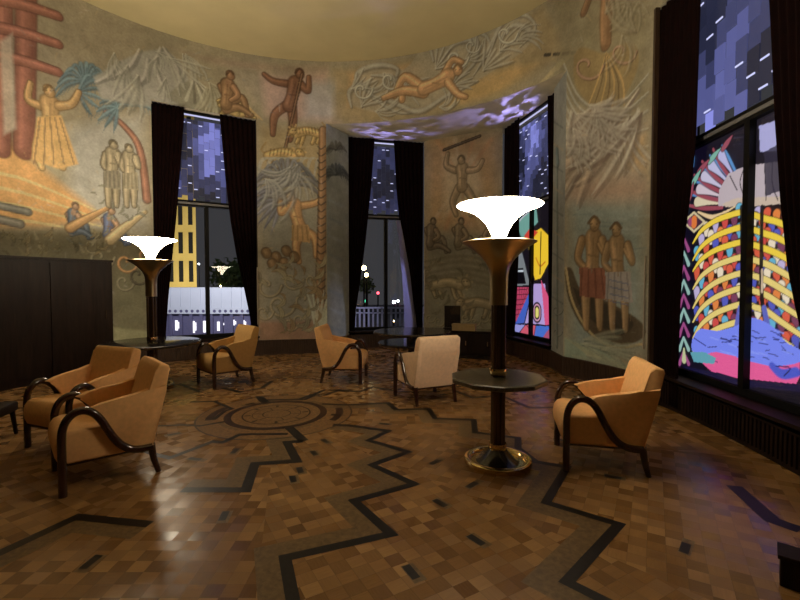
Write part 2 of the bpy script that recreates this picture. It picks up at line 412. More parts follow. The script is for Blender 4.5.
# niche facets
A2 = oval(BAYa); 
NA = Vector((-1.12, 9.66)); NB = Vector((.55, 10.08)); ND = Vector((2.12, 9.20)); NE = Vector((2.56, 7.42))
def conv_plane(P0, P1):
    d = (P1-P0).normalized(); n = Vector((d.y, -d.x))
    def f(px, py):
        r = ray(px, py); t = (P0.x*n.x+P0.y*n.y)/(r.x*n.x+r.y*n.y)
        return (r.x*t-P0.x)*d.x+(r.y*t-P0.y)*d.y, H+r.z*t, t/F
    return f
def flat_wall(name, P0, P1, z0, z1, step=STEP):
    L = (P1-P0).length; ns = max(2, int(L/step)); nz = max(2, int((z1-z0)/step))
    ss = np.linspace(0, L, ns+1); zz = np.linspace(z0, z1, nz+1); d = (P1-P0).normalized()
    S, Z = np.meshgrid(ss, zz, indexing='ij'); S = S.ravel(); Z = Z.ravel()
    V = np.stack([P0.x+d.x*S, P0.y+d.y*S, Z], 1)
    return mesh_grid(name, V, ns, nz), S, Z

# --------- generic allegorical landscape painting (figures, foliage, hills, drapery)
def figure(p, x, y, h, skin, cloth=None, pose='stand', flip=1, hair=None):
    """small painted person, feet at (x, y), height h, in measured units"""
    u = h/8; f = flip; sk = np.array(skin); cl = np.array(cloth) if cloth is not None else None
    hair = np.array(hair) if hair is not None else sk*.35
    if pose == 'stand':
        hip = (x, y-4.0*u); sh = (x+.1*u*f, y-6.4*u); hd = (x+.15*u*f, y-7.45*u)
        legs = [[(x-.35*u, y-3.9*u), (x-.45*u, y-2*u), (x-.4*u, y)], [(x+.35*u, y-3.9*u), (x+.5*u, y-2*u), (x+.55*u, y)]]
        arms = [[(x-.72*u, y-6.25*u), (x-1.0*u, y-4.95*u), (x-.35*u, y-4.2*u)], [(x+.72*u, y-6.25*u), (x+1.05*u, y-5.05*u), (x+.55*u, y-5.9*u)]]
    elif pose == 'reach':
        hip = (x, y-3.6*u); sh = (x+.7*u*f, y-6*u); hd = (x+1.1*u*f, y-7*u)
        legs = [[(x-.3*u, y-3.6*u), (x-1.5*u*f, y-2.6*u), (x-1.7*u*f, y-.6*u)], [(x+.3*u, y-3.5*u), (x+.4*u*f, y-1.8*u), (x+.1*u*f, y)]]
        arms = [[(x, y-5.9*u), (x-1.6*u*f, y-6.2*u), (x-2.6*u*f, y-6.9*u)], [(x+1.3*u*f, y-5.8*u), (x+2*u*f, y-5.2*u), (x+2.1*u*f, y-6.6*u)]]
    elif pose == 'arms_up':
        hip = (x, y-3.4*u); sh = (x, y-5.6*u); hd = (x-.1*u, y-6.7*u)
        legs = [[(x-.4*u, y-3.3*u), (x-1.1*u, y-1.6*u), (x-.7*u, y)], [(x+.4*u, y-3.3*u), (x+1.3*u, y-1.8*u), (x+1.1*u, y)]]
        arms = [[(x-.8*u, y-5.4*u), (x-1.9*u, y-6*u), (x-1.7*u, y-7.4*u)], [(x+.8*u, y-5.4*u), (x+1.9*u, y-5.6*u), (x+2.5*u, y-6.6*u)]]
    elif pose == 'sit':
        hip = (x, y-1.4*u); sh = (x+.2*u*f, y-3.8*u); hd = (x+.5*u*f, y-4.95*u)
        legs = [[(x, y-1.1*u), (x+1.9*u*f, y-2.2*u), (x+2.6*u*f, y)], [(x, y-.8*u), (x+1.6*u*f, y-1.0*u), (x+3.1*u*f, y-.1*u)]]
        arms = [[(x-.6*u*f, y-3.6*u), (x+.1*u*f, y-2.3*u), (x+1.3*u*f, y-2.5*u)], [(x+.9*u*f, y-3.5*u), (x+1.4*u*f, y-2.5*u), (x+.6*u*f, y-1.9*u)]]
    elif pose == 'recline':
        hip = (x, y-.9*u); sh = (x+2.2*u*f, y-2.0*u); hd = (x+3.2*u*f, y-2.7*u)
        legs = [[(x, y-.8*u), (x-1.8*u*f, y-2.0*u), (x-2.8*u*f, y-.2*u)], [(x, y-.5*u), (x-2*u*f, y-.7*u), (x-3.8*u*f, y)]]
        arms = [[(x+2.0*u*f, y-2.4*u), (x+2.7*u*f, y-3.6*u), (x+3.6*u*f, y-3.4*u)], [(x+2.3*u*f, y-1.5*u), (x+3.2*u*f, y-.4*u), (x+4*u*f, y-.1*u)]]
    lc = cl if (cl is not None and pose in ('sit', 'arms_up')) else sk
    p.limb(arms[0], [.78*u, .62*u, .42*u], sk*.9)
    for l in legs: p.limb(l, [1.02*u, .8*u, .45*u], lc)
    p.limb([hip, ((hip[0]+sh[0])/2, (hip[1]+sh[1])/2+.1*u), sh], [1.35*u, 1.2*u, 1.65*u], cl if (cl is not None and pose == 'sit') else sk)
    if cl is not None and pose in ('stand', 'reach'):
        p.poly([(hip[0]-.9*u, hip[1]-.3*u), (hip[0]+.9*u, hip[1]-.3*u), (x+1.1*u, y-2.0*u), (x-.9*u, y-2.3*u)], cl)
        for k in range(4): p.stroke([(hip[0]-.7*u+.45*u*k, hip[1]-.2*u), (x-.8*u+.55*u*k, y-2.3*u)], .22*u, cl*.55, .7)
    p.limb(arms[1], [.78*u, .62*u, .42*u], sk)
    p.stroke([sh, hd], [.8*u, .62*u], sk*.95)
    p.limb([(hd[0], hd[1]-.12*u), (hd[0]+.05*u, hd[1]+.12*u)], .86*u, sk)
    if h > 80:
        for e in (-.2, .2): p.stroke([(hd[0]+e*u-.05*u, hd[1]), (hd[0]+e*u+.05*u, hd[1])], .11*u, sk*.3, .8)
        p.stroke([(hd[0]-.1*u, hd[1]+.27*u), (hd[0]+.1*u, hd[1]+.27*u)], .09*u, sk*.5, .6)
    p.stroke([(hd[0]-.42*u, hd[1]-.05*u), (hd[0], hd[1]-.5*u), (hd[0]+.4*u, hd[1]-.1*u)], .28*u, hair, .9)
    # modelling lines of the torso, as drawn by the painter
    p.stroke([((hip[0]+sh[0])/2-.3*u, (hip[1]+sh[1])/2), ((hip[0]+sh[0])/2+.4*u, (hip[1]+sh[1])/2+.1*u)], .2*u, sk*.55, .7)
    p.stroke([sh, hip], .2*u, sk*.6, .6)

def beast(p, x, y, L, col, f=1, stripes=True):
    c = np.array(col); X = lambda u: x+f*u*L
    p.stroke([(X(.9), y), (X(1.15), y-.2*L), (X(1.0), y-.45*L)], .07*L, c*.6, .9)
    for u, v in ((.12, .34), (.3, .38), (.72, .36), (.92, .34)): p.limb([(X(u), y), (X(u-.04), y+.2*L), (X(u-.1), y+v*L)], [.16*L, .12*L, .10*L], c*.9)
    p.limb([(X(.05), y-.04*L), (X(.45), y-.12*L), (X(.92), y)], [.34*L, .30*L, .30*L], c)
    if stripes:
        for k in range(7): p.stroke([(X(.12+.12*k), y-.24*L), (X(.16+.12*k), y-.02*L)], max(.035*L, 1.3), c*.3, .75)
    for k in range(10):
        t = k*.63; p.stroke([(X(-.08), y-.12*L), (X(-.08)+.24*L*math.cos(t), y-.12*L+.24*L*math.sin(t))], [1.5, .09*L], c*(.6 if k % 2 else 1.1), .7)
    p.limb([(X(-.10), y-.13*L), (X(-.16), y-.06*L)], .24*L, c)
    for u in (-.15, -.05): p.stroke([(X(u), y-.14*L), (X(u)+.6, y-.14*L)], 1.5, c*.2, .9)
    p.stroke([(X(-.2), y+.0*L), (X(-.12), y+.01*L)], 1.4, c*.25, .8)
def paint_main(p):
    OL = pg(112, 100, 72); GR = pg(122, 114, 96); BL = pg(96, 104, 98); OR = pg(150, 108, 62); RD = pg(112, 70, 52); OC = pg(146, 116, 66); BR = pg(92, 66, 44); PK = pg(146, 116, 92)
    DK = pg(70, 60, 42); BLK = pg(46, 40, 32); WH = pg(150, 142, 120); TE = pg(82, 96, 92)
    # large tonal fields
    p.poly([(-60, 0), (60, -40), (150, 30), (150, 130), (60, 150), (-60, 130)], pg(112, 98, 72), .7, .4)
    p.poly([(60, 120), (150, 105), (152, 235), (95, 235), (60, 190)], pg(128, 120, 102), .9, .25)
    p.poly([(-80, 118), (0, 125), (45, 165), (95, 205), (110, 225), (40, 232), (-80, 232)], pg(156, 112, 62), 1, .15)
    for k in range(4): p.stroke([(-60, 165+16*k), (20, 178+14*k), (100, 212+7*k)], [5, 4, 2], pg(176, 134, 84), .7)
    p.poly([(-80, 226), (110, 226), (152, 240), (152, 345), (-80, 345)], pg(84, 74, 50), 1, .12)
    p.poly([(112, 262), (152, 262), (152, 345), (112, 345)], pg(92, 84, 56), .8, .15)
    # red timber structure on the far left
    for x, w in ((-30, 26), (2, 16), (24, 20)):
        p.limb([(x, 150), (x+2, 20), (x+1, -60)], w, RD*.95)
    for y in (2, 30, 58): p.limb([(-40, y-10), (20, y+2), (58, y+14)], [12, 11, 9], RD*1.1)
    p.poly([(-2, 40), (14, 30), (18, 130), (2, 138)], pg(140, 124, 100), .8, .05)
    # palms, tree trunks
    p.limb([(106, 112), (124, 126), (140, 150), (147, 200)], [4, 5, 6, 7], pg(118, 80, 58))
    p.palm(84, 82, 30, 11, TE, 10, 190, .8); p.palm(78, 92, 28, 6, TE, -60, 60, .3); p.palm(132, 106, 26, 10, TE, 0, 180, .8); p.palm(118, 108, 22, 6, TE, 120, 260, .5)
    # people of the left wall
    figure(p, 50, 168, 92, pg(138, 106, 64), pg(150, 118, 70), 'arms_up')
    p.poly([(36, 116), (62, 114), (80, 165), (58, 170), (30, 160)], pg(150, 116, 66), 1, .03)
    for k in range(5): p.stroke([(40+5*k, 118), (34+10*k, 164)], 1.6, BR, .7)
    figure(p, 112, 206, 66, pg(124, 108, 78), pg(112, 100, 76)); figure(p, 130, 206, 62, pg(128, 112, 82), pg(120, 106, 78), flip=-1)
    figure(p, 72, 238, 52, pg(120, 92, 66), pg(72, 76, 76), 'sit'); figure(p, 108, 244, 54, pg(130, 100, 70), pg(76, 80, 92), 'sit')
    p.limb([(70, 228), (84, 220), (108, 208)], [9, 7, 2], pg(140, 104, 62)); p.limb([(110, 240), (124, 228), (146, 212)], [10, 8, 2], pg(150, 126, 84))
    p.limb([(-40, 196), (28, 212)], 7, pg(96, 90, 74)); p.limb([(-30, 212), (20, 224)], 8, pg(104, 96, 78))
    for x, y, r, c in ((100, 258, 15, OL), (126, 262, 13, OR), (124, 282, 11, OL), (138, 275, 12, DK), (92, 246, 10, OL), (146, 254, 10, OR)): p.scroll(x, y, r, c)
    for k in range(26):
        x, y = random.uniform(-40, 110), random.uniform(236, 254); p.stroke([(x, y), (x+random.uniform(-8, 8), y-8)], [4, 1], random.choice((DK, OL, pg(100, 88, 58))), .6)
    p.poly([(112, 326), (152, 330), (152, 345), (112, 345)], pg(120, 112, 74), .8, .05)
    # hills above the first window
    p.poly([(92, 76), (118, 60), (142, 50), (165, 47), (182, 62), (193, 84), (230, 108), (250, 124), (150, 108), (100, 100)], pg(122, 114, 96), 1, .05)
    for q in ([(142, 51), (132, 68), (112, 80)], [(163, 49), (158, 70), (170, 96)], [(166, 49), (180, 72), (182, 100)], [(150, 60), (146, 80), (128, 94)], [(120, 62), (112, 76), (98, 84)]):
        p.stroke(q, [3, 6, 3], pg(88, 82, 68), .7, .6); p.stroke([(x-3, y-2) for x, y in q], [2, 4, 2], WH, .7, .7)
    p.poly([(163, 96), (178, 84), (195, 76), (212, 92), (232, 116), (250, 126), (200, 118)], pg(108, 100, 78), 1, .04)
    for k in range(7): p.stroke([(194, 78), (186+9*k, 100+2.5*k)], [1, 4], pg(82, 74, 56) if k % 2 else pg(140, 132, 108), .8)
    p.poly([(150, 40), (330, 62), (330, 74), (210, 66)], pg(120, 98, 74), .6, .1)
    p.poly([(255, 70), (330, 66), (345, 128), (262, 120)], pg(140, 112, 92), .8, .2)
    p.poly([(300, 78), (345, 74), (345, 125), (300, 122)], pg(128, 124, 112), .7, .2)
    # resting beast-like rock and bather
    figure(p, 226, 116, 66, pg(116, 84, 54), pg(108, 80, 50), 'sit', 1); figure(p, 236, 118, 40, pg(142, 116, 66), None, 'recline', -1)
    for k in range(5): p.stroke([(228+4*k, 86+4*k), (246+4*k, 112+2*k)], 1.8, OC*1.1, .6)
    # pier by the first window
    p.poly([(255, 120), (330, 125), (330, 180), (255, 190)], pg(126, 104, 66), .7, .2)
    p.poly([(255, 190), (330, 185), (330, 345), (255, 345)], pg(104, 98, 80), .8, .3)
    p.poly([(255, 318), (330, 318), (330, 345), (255, 345)], pg(116, 84, 60), .9, .12)
    figure(p, 289, 140, 76, pg(104, 70, 46), None, 'reach')
    p.limb([(302, 74), (285, 150)], 1.6, BR)
    beast(p, 296, 134, 26, OC, 1); beast(p, 296, 156, 30, OC, -1)
    for k in range(9): p.stroke([(258+8*k, 176), (262+8*k, 160), (274+7*k, 158)], [2, 4, 1], pg(124, 118, 100), .7)
    p.palm(286, 186, 42, 15, pg(88, 84, 78), 0, 200, .9); p.palm(282, 200, 30, 9, pg(96, 92, 90), 120, 250, .6)
    figure(p, 300, 262, 76, pg(150, 110, 66), pg(140, 106, 62), 'reach', -1)
    p.limb([(323, 130), (322, 220), (319, 322)], [7, 8, 10], pg(112, 82, 52))
    for k in range(24): p.stroke([(317.5, 146+7*k), (321, 149+7*k), (325.5, 146+7*k)], 1.6, BLK, .75)
    for x, y in ((266, 252), (276, 256), (286, 250), (294, 256), (272, 263), (284, 262)): p.limb([(x, y), (x+1, y+2)], 9, pg(104, 80, 50))
    for x, y, r, t in ((268, 286, 14, 1), (292, 280, 12, -1), (280, 304, 16, 1), (304, 300, 13, -1), (264, 312, 10, -1), (300, 320, 10, 1), (312, 280, 9, 1), (290, 324, 9, -1)): p.scroll(x, y, r, pg(120, 106, 76), t)
    for k in range(9): p.stroke([(316, 335), (312+3*k, 310), (306+6*k, 290)], [1, 3, .6], pg(140, 138, 112), .7)
    # upper band over the bay: reclining figure in swirling cloth
    p.poly([(330, 66), (400, 58), (470, 40), (545, 0), (575, 50), (500, 98), (440, 117), (350, 126), (330, 124)], pg(124, 104, 68), .8, .15)
    p.poly([(345, 70), (420, 58), (432, 82), (380, 112), (345, 110)], OR, .5, .2); p.poly([(440, 90), (510, 62), (545, 60), (500, 96), (440, 112)], OC, .7, .15)
    gl, gd = pg(138, 130, 108), pg(86, 76, 60)
    for q in ([(350, 106), (352, 80), (374, 64), (404, 68), (430, 40), (480, 32), (512, 14), (538, 22), (528, 48), (490, 74), (450, 100), (410, 116), (368, 112)],): p.poly(q, pg(124, 112, 86), .8, .05, 4)
    for q in ([(360, 92), (358, 74), (378, 66), (398, 70), (392, 86)], [(352, 108), (350, 92), (364, 86), (376, 100), (402, 114), (430, 108)], [(372, 96), (396, 104), (420, 112), (448, 96), (478, 82)], [(434, 62), (432, 44), (452, 36), (482, 34), (490, 50), (474, 76)], [(442, 62), (456, 44), (476, 42), (476, 62), (458, 80)], [(478, 70), (492, 44), (506, 20), (526, 16), (536, 30), (520, 48), (496, 66)], [(372, 76), (392, 78), (410, 92), (424, 96)], [(500, 40), (514, 26), (530, 30)]):
        p.stroke(q, [3, 8, 9, 6, 3, 2][:len(q)], gd, .75, .5); p.stroke([(x-.8, y-1) for x, y in q], [2, 5, 6, 4, 2, 1.4][:len(q)], gl, .8, .7)
    figure(p, 424, 98, 84, pg(150, 112, 72), None, 'recline', 1); p.limb([(424, 92), (404, 78), (402, 100)], [11, 9, 6], pg(146, 108, 68))
    for k in range(8): p.stroke([(540+6*k, 84-5*k), (560+5*k, 60-4*k)], [4, 1], pg(140, 124, 84), .6)
    for k in range(4): p.stroke([(545+9*k, 55-.7*k), (550+9*k, 54.6-.7*k)], 4, BLK, .9)
    # right pier: torso, great shells, cloth, then sea and boat
    p.poly([(540, -60), (660, -60), (652, 110), (560, 110)], pg(104, 92, 64), .8, .2)
    p.poly([(563, 110), (652, 110), (652, 215), (563, 215)], pg(124, 108, 86), .9, .2)
    p.poly([(563, 190), (652, 190), (652, 360), (563, 360)], pg(106, 110, 96), 1, .3)
    p.poly([(563, 172), (652, 172), (652, 206), (563, 208)], pg(128, 102, 78), .7, .2)
    p.limb([(584, 12), (592, -6), (604, -10)], [9, 9, 10], pg(106, 76, 48)); p.limb([(606, 44), (606, 20), (610, -12)], [14, 17, 24], pg(112, 82, 52)); p.limb([(610, 0), (622, -14), (616, -30)], [10, 9, 7], pg(112, 82, 52))
    p.poly([(573, 56), (582, 46), (606, 52), (630, 40), (640, 60), (626, 96), (608, 112), (588, 104), (574, 84)], pg(112, 92, 56), 1, .03, 4)
    for x, y, r, t in ((587, 66, 17, 1), (622, 52, 15, -1)): p.scroll(x, y, r, pg(122, 92, 62), t, pg(146, 112, 86))
    for k in range(7): p.stroke([(606, 52), (598+4*k, 80), (588+6*k, 106)], [1, 3, 2], pg(80, 62, 38) if k % 2 else OC, .7)
    for k in range(9):
        q = [(640-2*k, 90+3*k), (612-3*k, 128+4*k), (580-2*k, 170+4*k)]
        p.stroke(q, 6, pg(92, 78, 62), .7, .6); p.stroke([(x-1.5, y-1) for x, y in q], 3, pg(148, 136, 112), .75, .7)
    for k in range(5):
        q = [(564, 66+13*k), (580, 100+10*k), (610, 112+9*k), (648, 76+18*k)]
        p.stroke(q, 5, pg(96, 88, 72), .5, .6); p.stroke([(x, y-2) for x, y in q], 2.4, pg(144, 138, 118), .6, .7)
    p.poly([(618, 140), (650, 125), (650, 180), (624, 170)], OC, .6, .15)
    for k in range(16):
        x, y = random.uniform(564, 640), random.uniform(205, 300); p.stroke([(x, y), (x+22, y+random.uniform(-3, 3))], [1, 4], random.choice((pg(120, 122, 106), pg(84, 92, 84))), .5, .8)
    p.poly([(564, 268), (572, 268), (582, 290), (606, 300), (642, 322), (642, 340), (610, 346), (584, 330), (568, 300)], pg(66, 54, 36), 1, .02, 4)
    p.poly([(572, 286), (590, 296), (612, 306), (634, 322), (622, 336), (598, 326), (580, 308)], pg(48, 40, 29), 1, .02, 4)
    p.stroke([(566, 268), (572, 300), (588, 330), (612, 347), (642, 344)], 3.4, pg(140, 120, 78), .9)
    figure(p, 592, 328, 112, pg(124, 96, 60), pg(110, 66, 46)); figure(p, 618, 330, 108, pg(120, 94, 60), pg(120, 110, 98), flip=-1)
    for k in range(4): p.stroke([(610, 280+7*k), (628, 284+7*k)], 1.6, pg(70, 74, 92), .7)
    p.poly([(563, 335), (600, 348), (640, 372), (640, 380), (563, 362)], pg(104, 112, 90), .9, .05)
    for k in range(6): p.stroke([(566+9*k, 338+4*k), (590+9*k, 356+4*k)], [1, 4], pg(132, 122, 84), .5)
    # swirling cloth, clouds and leaves that fill the fields
    sw = random.Random(11)
    LG, DG = pg(142, 134, 112), pg(80, 70, 54)
    for x, y, L, a in ((352, 90, 26, -.6), (362, 108, 30, -1.0), (384, 74, 26, .9), (404, 84, 26, .4), (436, 70, 30, -.8), (452, 88, 30, -.7), (466, 60, 28, -.5), (484, 72, 34, -.9), (500, 52, 32, -.9), (518, 42, 26, -.8), (440, 108, 26, -.2), (376, 112, 26, .1)):
        p.drape(x, y, L, a, 1.3, 6, LG, DG, sw.uniform(-.9, .9), .6)
    for x, y, r in ((362, 90, 11), (390, 80, 12), (456, 58, 13), (506, 34, 12), (472, 46, 9)): p.scroll(x, y, r, LG, 1)
    for k in range(9): p.drape(sw.uniform(600, 646), sw.uniform(98, 130), sw.uniform(50, 90), sw.uniform(1.7, 2.6), .7, 6, sw.choice((pg(150, 140, 118), pg(148, 128, 100))), pg(88, 72, 56), sw.uniform(-.4, .5), .55)
    for k in range(8): p.drape(sw.uniform(566, 600), sw.uniform(100, 150), sw.uniform(30, 60), sw.uniform(.3, 1.6), .9, 5, pg(144, 134, 112), pg(92, 78, 64), sw.uniform(-.6, .4), .45)
    for k in range(6): p.drape(sw.uniform(575, 640), sw.uniform(-20, 40), 40, sw.uniform(0, 6.2), 1.2, 6, pg(128, 116, 88), pg(82, 70, 48), .4, .45)
    for k in range(9): p.drape(sw.uniform(110, 190), sw.uniform(48, 80), sw.uniform(22, 42), sw.uniform(.6, 2.4), .9, 5, pg(146, 138, 114), pg(88, 82, 66), sw.uniform(-.4, .4), .45)
    for k in range(4): p.drape(sw.uniform(186, 214), sw.uniform(76, 90), sw.uniform(26, 40), sw.uniform(.7, 1.5), .9, 5, pg(140, 130, 100), pg(80, 70, 50), .2, .5)
    for k in range(5): p.drape(sw.uniform(262, 312), sw.uniform(150, 190), 34, sw.uniform(.8, 2.4), 1.2, 6, pg(130, 124, 108), pg(78, 72, 62), .5, .45)
    for k in range(46): p.leaf(sw.uniform(260, 322), sw.uniform(262, 334), sw.uniform(8, 18), sw.uniform(3.4, 6.0), sw.choice((pg(128, 114, 80), pg(110, 100, 74), pg(118, 96, 62))))
    for k in range(30): p.leaf(sw.uniform(-30, 112), sw.uniform(236, 258), sw.uniform(7, 14), sw.uniform(3.3, 6.1), sw.choice((pg(96, 84, 54), pg(80, 70, 46), pg(108, 92, 60))))
    for k in range(20): p.leaf(sw.uniform(96, 150), sw.uniform(180, 236), sw.uniform(6, 12), sw.uniform(3.3, 6.1), pg(116, 108, 84))
    for k in range(6): p.drape(sw.uniform(568, 610), sw.uniform(338, 360), 40, sw.uniform(-.2, .6), .5, 4, pg(128, 124, 96), pg(78, 82, 66), .1, .4)
    figure(p, 112, 206, 66, pg(124, 108, 78), pg(112, 100, 76)); figure(p, 130, 206, 62, pg(128, 112, 82), pg(120, 106, 78), flip=-1)
    figure(p, 424, 98, 84, pg(150, 112, 72), None, 'recline', 1)
    figure(p, 236, 118, 40, pg(142, 116, 66), None, 'recline', -1); figure(p, 226, 116, 66, pg(116, 84, 54), pg(108, 80, 50), 'sit', 1)
    # general brushwork
    for k in range(900):
        x, y = random.uniform(-40, 652), random.uniform(-20, 340); t = random.uniform(0, PI)
        c = random.choice((OL, GR, OC, DK, WH, pg(110, 92, 66), TE)); l = random.uniform(2, 8)
        p.stroke([(x, y), (x+l*math.cos(t), y+l*math.sin(t))], [random.uniform(1, 3.5), .8], c, random.uniform(.12, .3), .8, 1)
paint_main(pt)
k0 = 0
for o, n in built:
    set_col(o, pt.c[k0:k0+n], M['fresco']); k0 += n

# niche fresco between its two windows
o, S, Z = flat_wall('wall_niche', NB, ND, ZM, ZH); struct(o)
pn = Paint(S, Z, pg(112, 98, 70), conv_plane(NB, ND))
def paint_niche(p):
    p.poly([(423, 130), (502, 130), (502, 235), (423, 235)], pg(134, 104, 64), .9, .3)
    p.poly([(440, 150), (480, 150), (490, 215), (440, 220)], pg(148, 128, 90), .8, .2)
    p.poly([(423, 232), (502, 232), (502, 345), (423, 345)], pg(100, 92, 68), .9, .25)
    for k in range(9): p.stroke([(462, 180), (428+9*k, 140 if k % 2 else 228)], [2, 8], pg(144, 98, 58) if k % 3 else pg(152, 132, 96), .35, .8)
    figure(p, 462, 215, 66, pg(130, 106, 70), None, 'arms_up'); p.limb([(444, 150), (480, 136)], 1.6, pg(70, 56, 40))
    figure(p, 430, 252, 50, pg(98, 80, 54), pg(92, 78, 56), 'sit'); figure(p, 458, 252, 50, pg(104, 86, 58), pg(98, 84, 58), 'sit'); figure(p, 492, 250, 44, pg(110, 92, 62), None, 'sit', -1)
    for k in range(5): p.stroke([(424, 262+6*k), (462, 256+6*k), (500, 264+6*k)], [3, 5, 3], pg(86, 76, 54), .6, .7)
    beast(p, 462, 286, 32, pg(122, 106, 72), -1, False); beast(p, 464, 306, 32, pg(116, 100, 68), 1, False)
    for k in range(26): p.leaf(random.uniform(425, 500), random.uniform(262, 330), random.uniform(7, 13), random.uniform(3.3, 6.1), random.choice((pg(108, 96, 68), pg(92, 84, 58))))
    for k in range(8): p.scroll(430+9*k, 318+4*(k % 2), 6, pg(110, 98, 68), 1 if k % 2 else -1)
    for k in range(150):
        x, y = random.uniform(424, 500), random.uniform(136, 335); t = random.uniform(0, PI)
        p.stroke([(x, y), (x+4*math.cos(t), y+4*math.sin(t))], [2, .8], random.choice((pg(140, 126, 94), pg(84, 72, 50), pg(128, 96, 58))), .3, .8, 1)
paint_niche(pn); set_col(o, pn.c, M['fresco'])
# reveals of the bay, painted with palms and a mask
for nm, P0, P1, base, cv in (('wall_bay_left', oval(BAYa), NA, pg(116, 114, 92), (327, 345)), ('wall_bay_right', NE, oval(BAYb), pg(112, 108, 92), (550, 564))):
    o, S, Z = flat_wall(nm, P0, P1, ZM, ZH); struct(o); p = Paint(S, Z, base, conv_plane(P0, P1))
    a, b = cv; m = (a+b)/2; w = b-a
    if nm.endswith('left'):
        p.palm(m, 175, 16, 9, pg(70, 72, 62), 0, 180, 1.2); p.palm(m, 150, 12, 5, pg(84, 80, 60), 20, 160, 1)
        for k in range(8): p.stroke([(a+2, 200+18*k), (b-3, 206+18*k)], [4, 7], pg(96, 100, 90) if k % 2 else pg(126, 128, 112), .5, .8)
    else:
        p.limb([(m, 150), (m, 250), (m, 345)], [w*.5]*3, pg(96, 98, 84)); p.limb([(m, 150), (m+1, 164)], w*.55, pg(84, 92, 82))
        for k in range(10): p.stroke([(a+1, 120+22*k), (b-1, 128+22*k)], 2.5, pg(128, 110, 80) if k % 2 else pg(70, 72, 62), .5)
        p.scroll(m, 310, w*.45, pg(100, 100, 84)); p.scroll(m, 332, w*.4, pg(100, 100, 84), -1)
    set_col(o, p.c, M['fresco'])

# --------- soffit over the bay and over each window, jambs, aprons, skirting
def arc_pts(a, b, n=24, off=0): return [oval(a+(b-a)*i/n, off) for i in range(n+1)]
def face_poly(name, pts, z, mat):
    return struct(pyobj(name, [(p.x, p.y, z) for p in pts], [list(range(len(pts)))], mat))
ext = lambda P, Q, d: P+(P-Q).normalized()*d
OUT = .34
def norm_out(P0, P1):
    d = (P1-P0).normalized(); n = Vector((-d.y, d.x)); return n      # P0 -> P1 runs to the right seen from inside, so this points out
face_poly('trim_bay_soffit', [oval(BAYa+(BAYb-BAYa)*i/24) for i in range(25)]+[NE+norm_out(ND, NE)*.4, ND+Vector((.25, .35)), NB+Vector((-.05, .45)), NA+norm_out(NA, NB)*.4], ZH+.002, M['plaster'])

WIN = [  # name, left point, right point, on the oval?
    ('window_1', oval(W1a), oval(W1b), (W1a, W1b)), ('window_2', NA, NB, None), ('window_3', ND, NE, None), ('window_4', oval(W4a), oval(W4b), (W4a, W4b))]
REC = .20
info = {}
def plane_box(bm, P0, d, n, s0, s1, o0, o1, z0, z1):
    """box in a window's own frame: s along it, o outward from the opening, z up"""
    mx = Matrix(((d.x, n.x, 0, P0.x), (d.y, n.y, 0, P0.y), (0, 0, 1, 0), (0, 0, 0, 1)))
    add_box(bm, s0, s1, o0, o1, z0, z1, mx)
ZT = 2.93
tint = {'window_1': 1.0, 'window_2': .85, 'window_3': 1.1, 'window_4': 1.45}
def screen(name, P0, d, n, L, k, parent):
    """lit screen of overlapping shingles outside the upper light"""
    bm = bmesh.new(); lay = bm.loops.layers.float_color.new('glow')
    tw, th = (.155, .26) if k == 'window_4' else (.098, .165)
    mx = Matrix(((d.x, n.x, 0, P0.x), (d.y, n.y, 0, P0.y), (0, 0, 1, 0), (0, 0, 0, 1)))
    nx = int(L/tw)+1; nz = int((ZH-ZT)/th)+1; r = random.Random(len(name)+ord(k[-1]))
    for i in range(nx):
        for j in range(nz):
            st = (j*.5+i*.5) if True else 0
            v = math.sin(i*.7+1.3*ord(k[-1]))*.45+math.sin((i-j)*.42)*.5+math.sin((i+j)*.46+1)*.5+r.uniform(-.35, .35)
            if k == 'window_2': v = .6*abs((i+.5)/nx-.5)*4-.6+math.cos((j)*.9)*.4+r.uniform(-.3, .3)
            if k == 'window_4': v += (i/nx-.35)*2.0
            if k == 'window_3': v += (.5-i/nx)*1.2+(j/nz-.5)*1.2
            c = np.array(lin((30, 32, 50))) if v < -.35 else np.array(lin((52, 55, 88))) if v < .25 else np.array(lin((78, 82, 132))) if v < .85 else np.array(lin((116, 120, 190)))  # blue light falling on the shingles is put in as their own glow
            c = c*tint[k]*r.uniform(.8, 1.15)*(1+.25*(j/nz-.5))
            sh = 0; dz = (i % 3)*th/3; off = (.012 if (i+j) % 2 else 0)+r.uniform(0, .008)
            before = set(bm.faces); add_box(bm, i*tw-sh, (i+1)*tw-sh-.004, .16+off, .175+off, min(ZT+.06+j*th+dz, ZH-.2), min(ZT+.06+(j+1)*th+dz-.004, ZH-.12), mx)
            for f in set(bm.faces)-before:
                for lp in f.loops: lp[lay] = (*c, 1)
            if r.random() < .22:  # glowing dash painted for a highlight at the shingle edge
                before = set(bm.faces); add_box(bm, i*tw-sh+.01, (i+.72)*tw-sh, .150+off, .158+off, min(ZT+.06+j*th+dz, ZH-.2)+.002, min(ZT+.06+j*th+dz, ZH-.2)+.018, mx)
                for f in set(bm.faces)-before:
                    for lp in f.loops: lp[lay] = (.62, .64, .98, 1)
    # glowing bar put in for the light through the gap at the head
    before = set(bm.faces); add_box(bm, 0, L, .10, .115, ZH-.075, ZH-.045, mx)
    for f in set(bm.faces)-before:
        for lp in f.loops: lp[lay] = (.55, .55, .85, 1)
    return obj('lattice_screen', bm, M['screen'], parent)
M['screen'] = emat('lit_screen', (1, 1, 1), 1.0, 'glow')
M['film'] = emat('backlit_film', (1, 1, 1), .95, 'film')
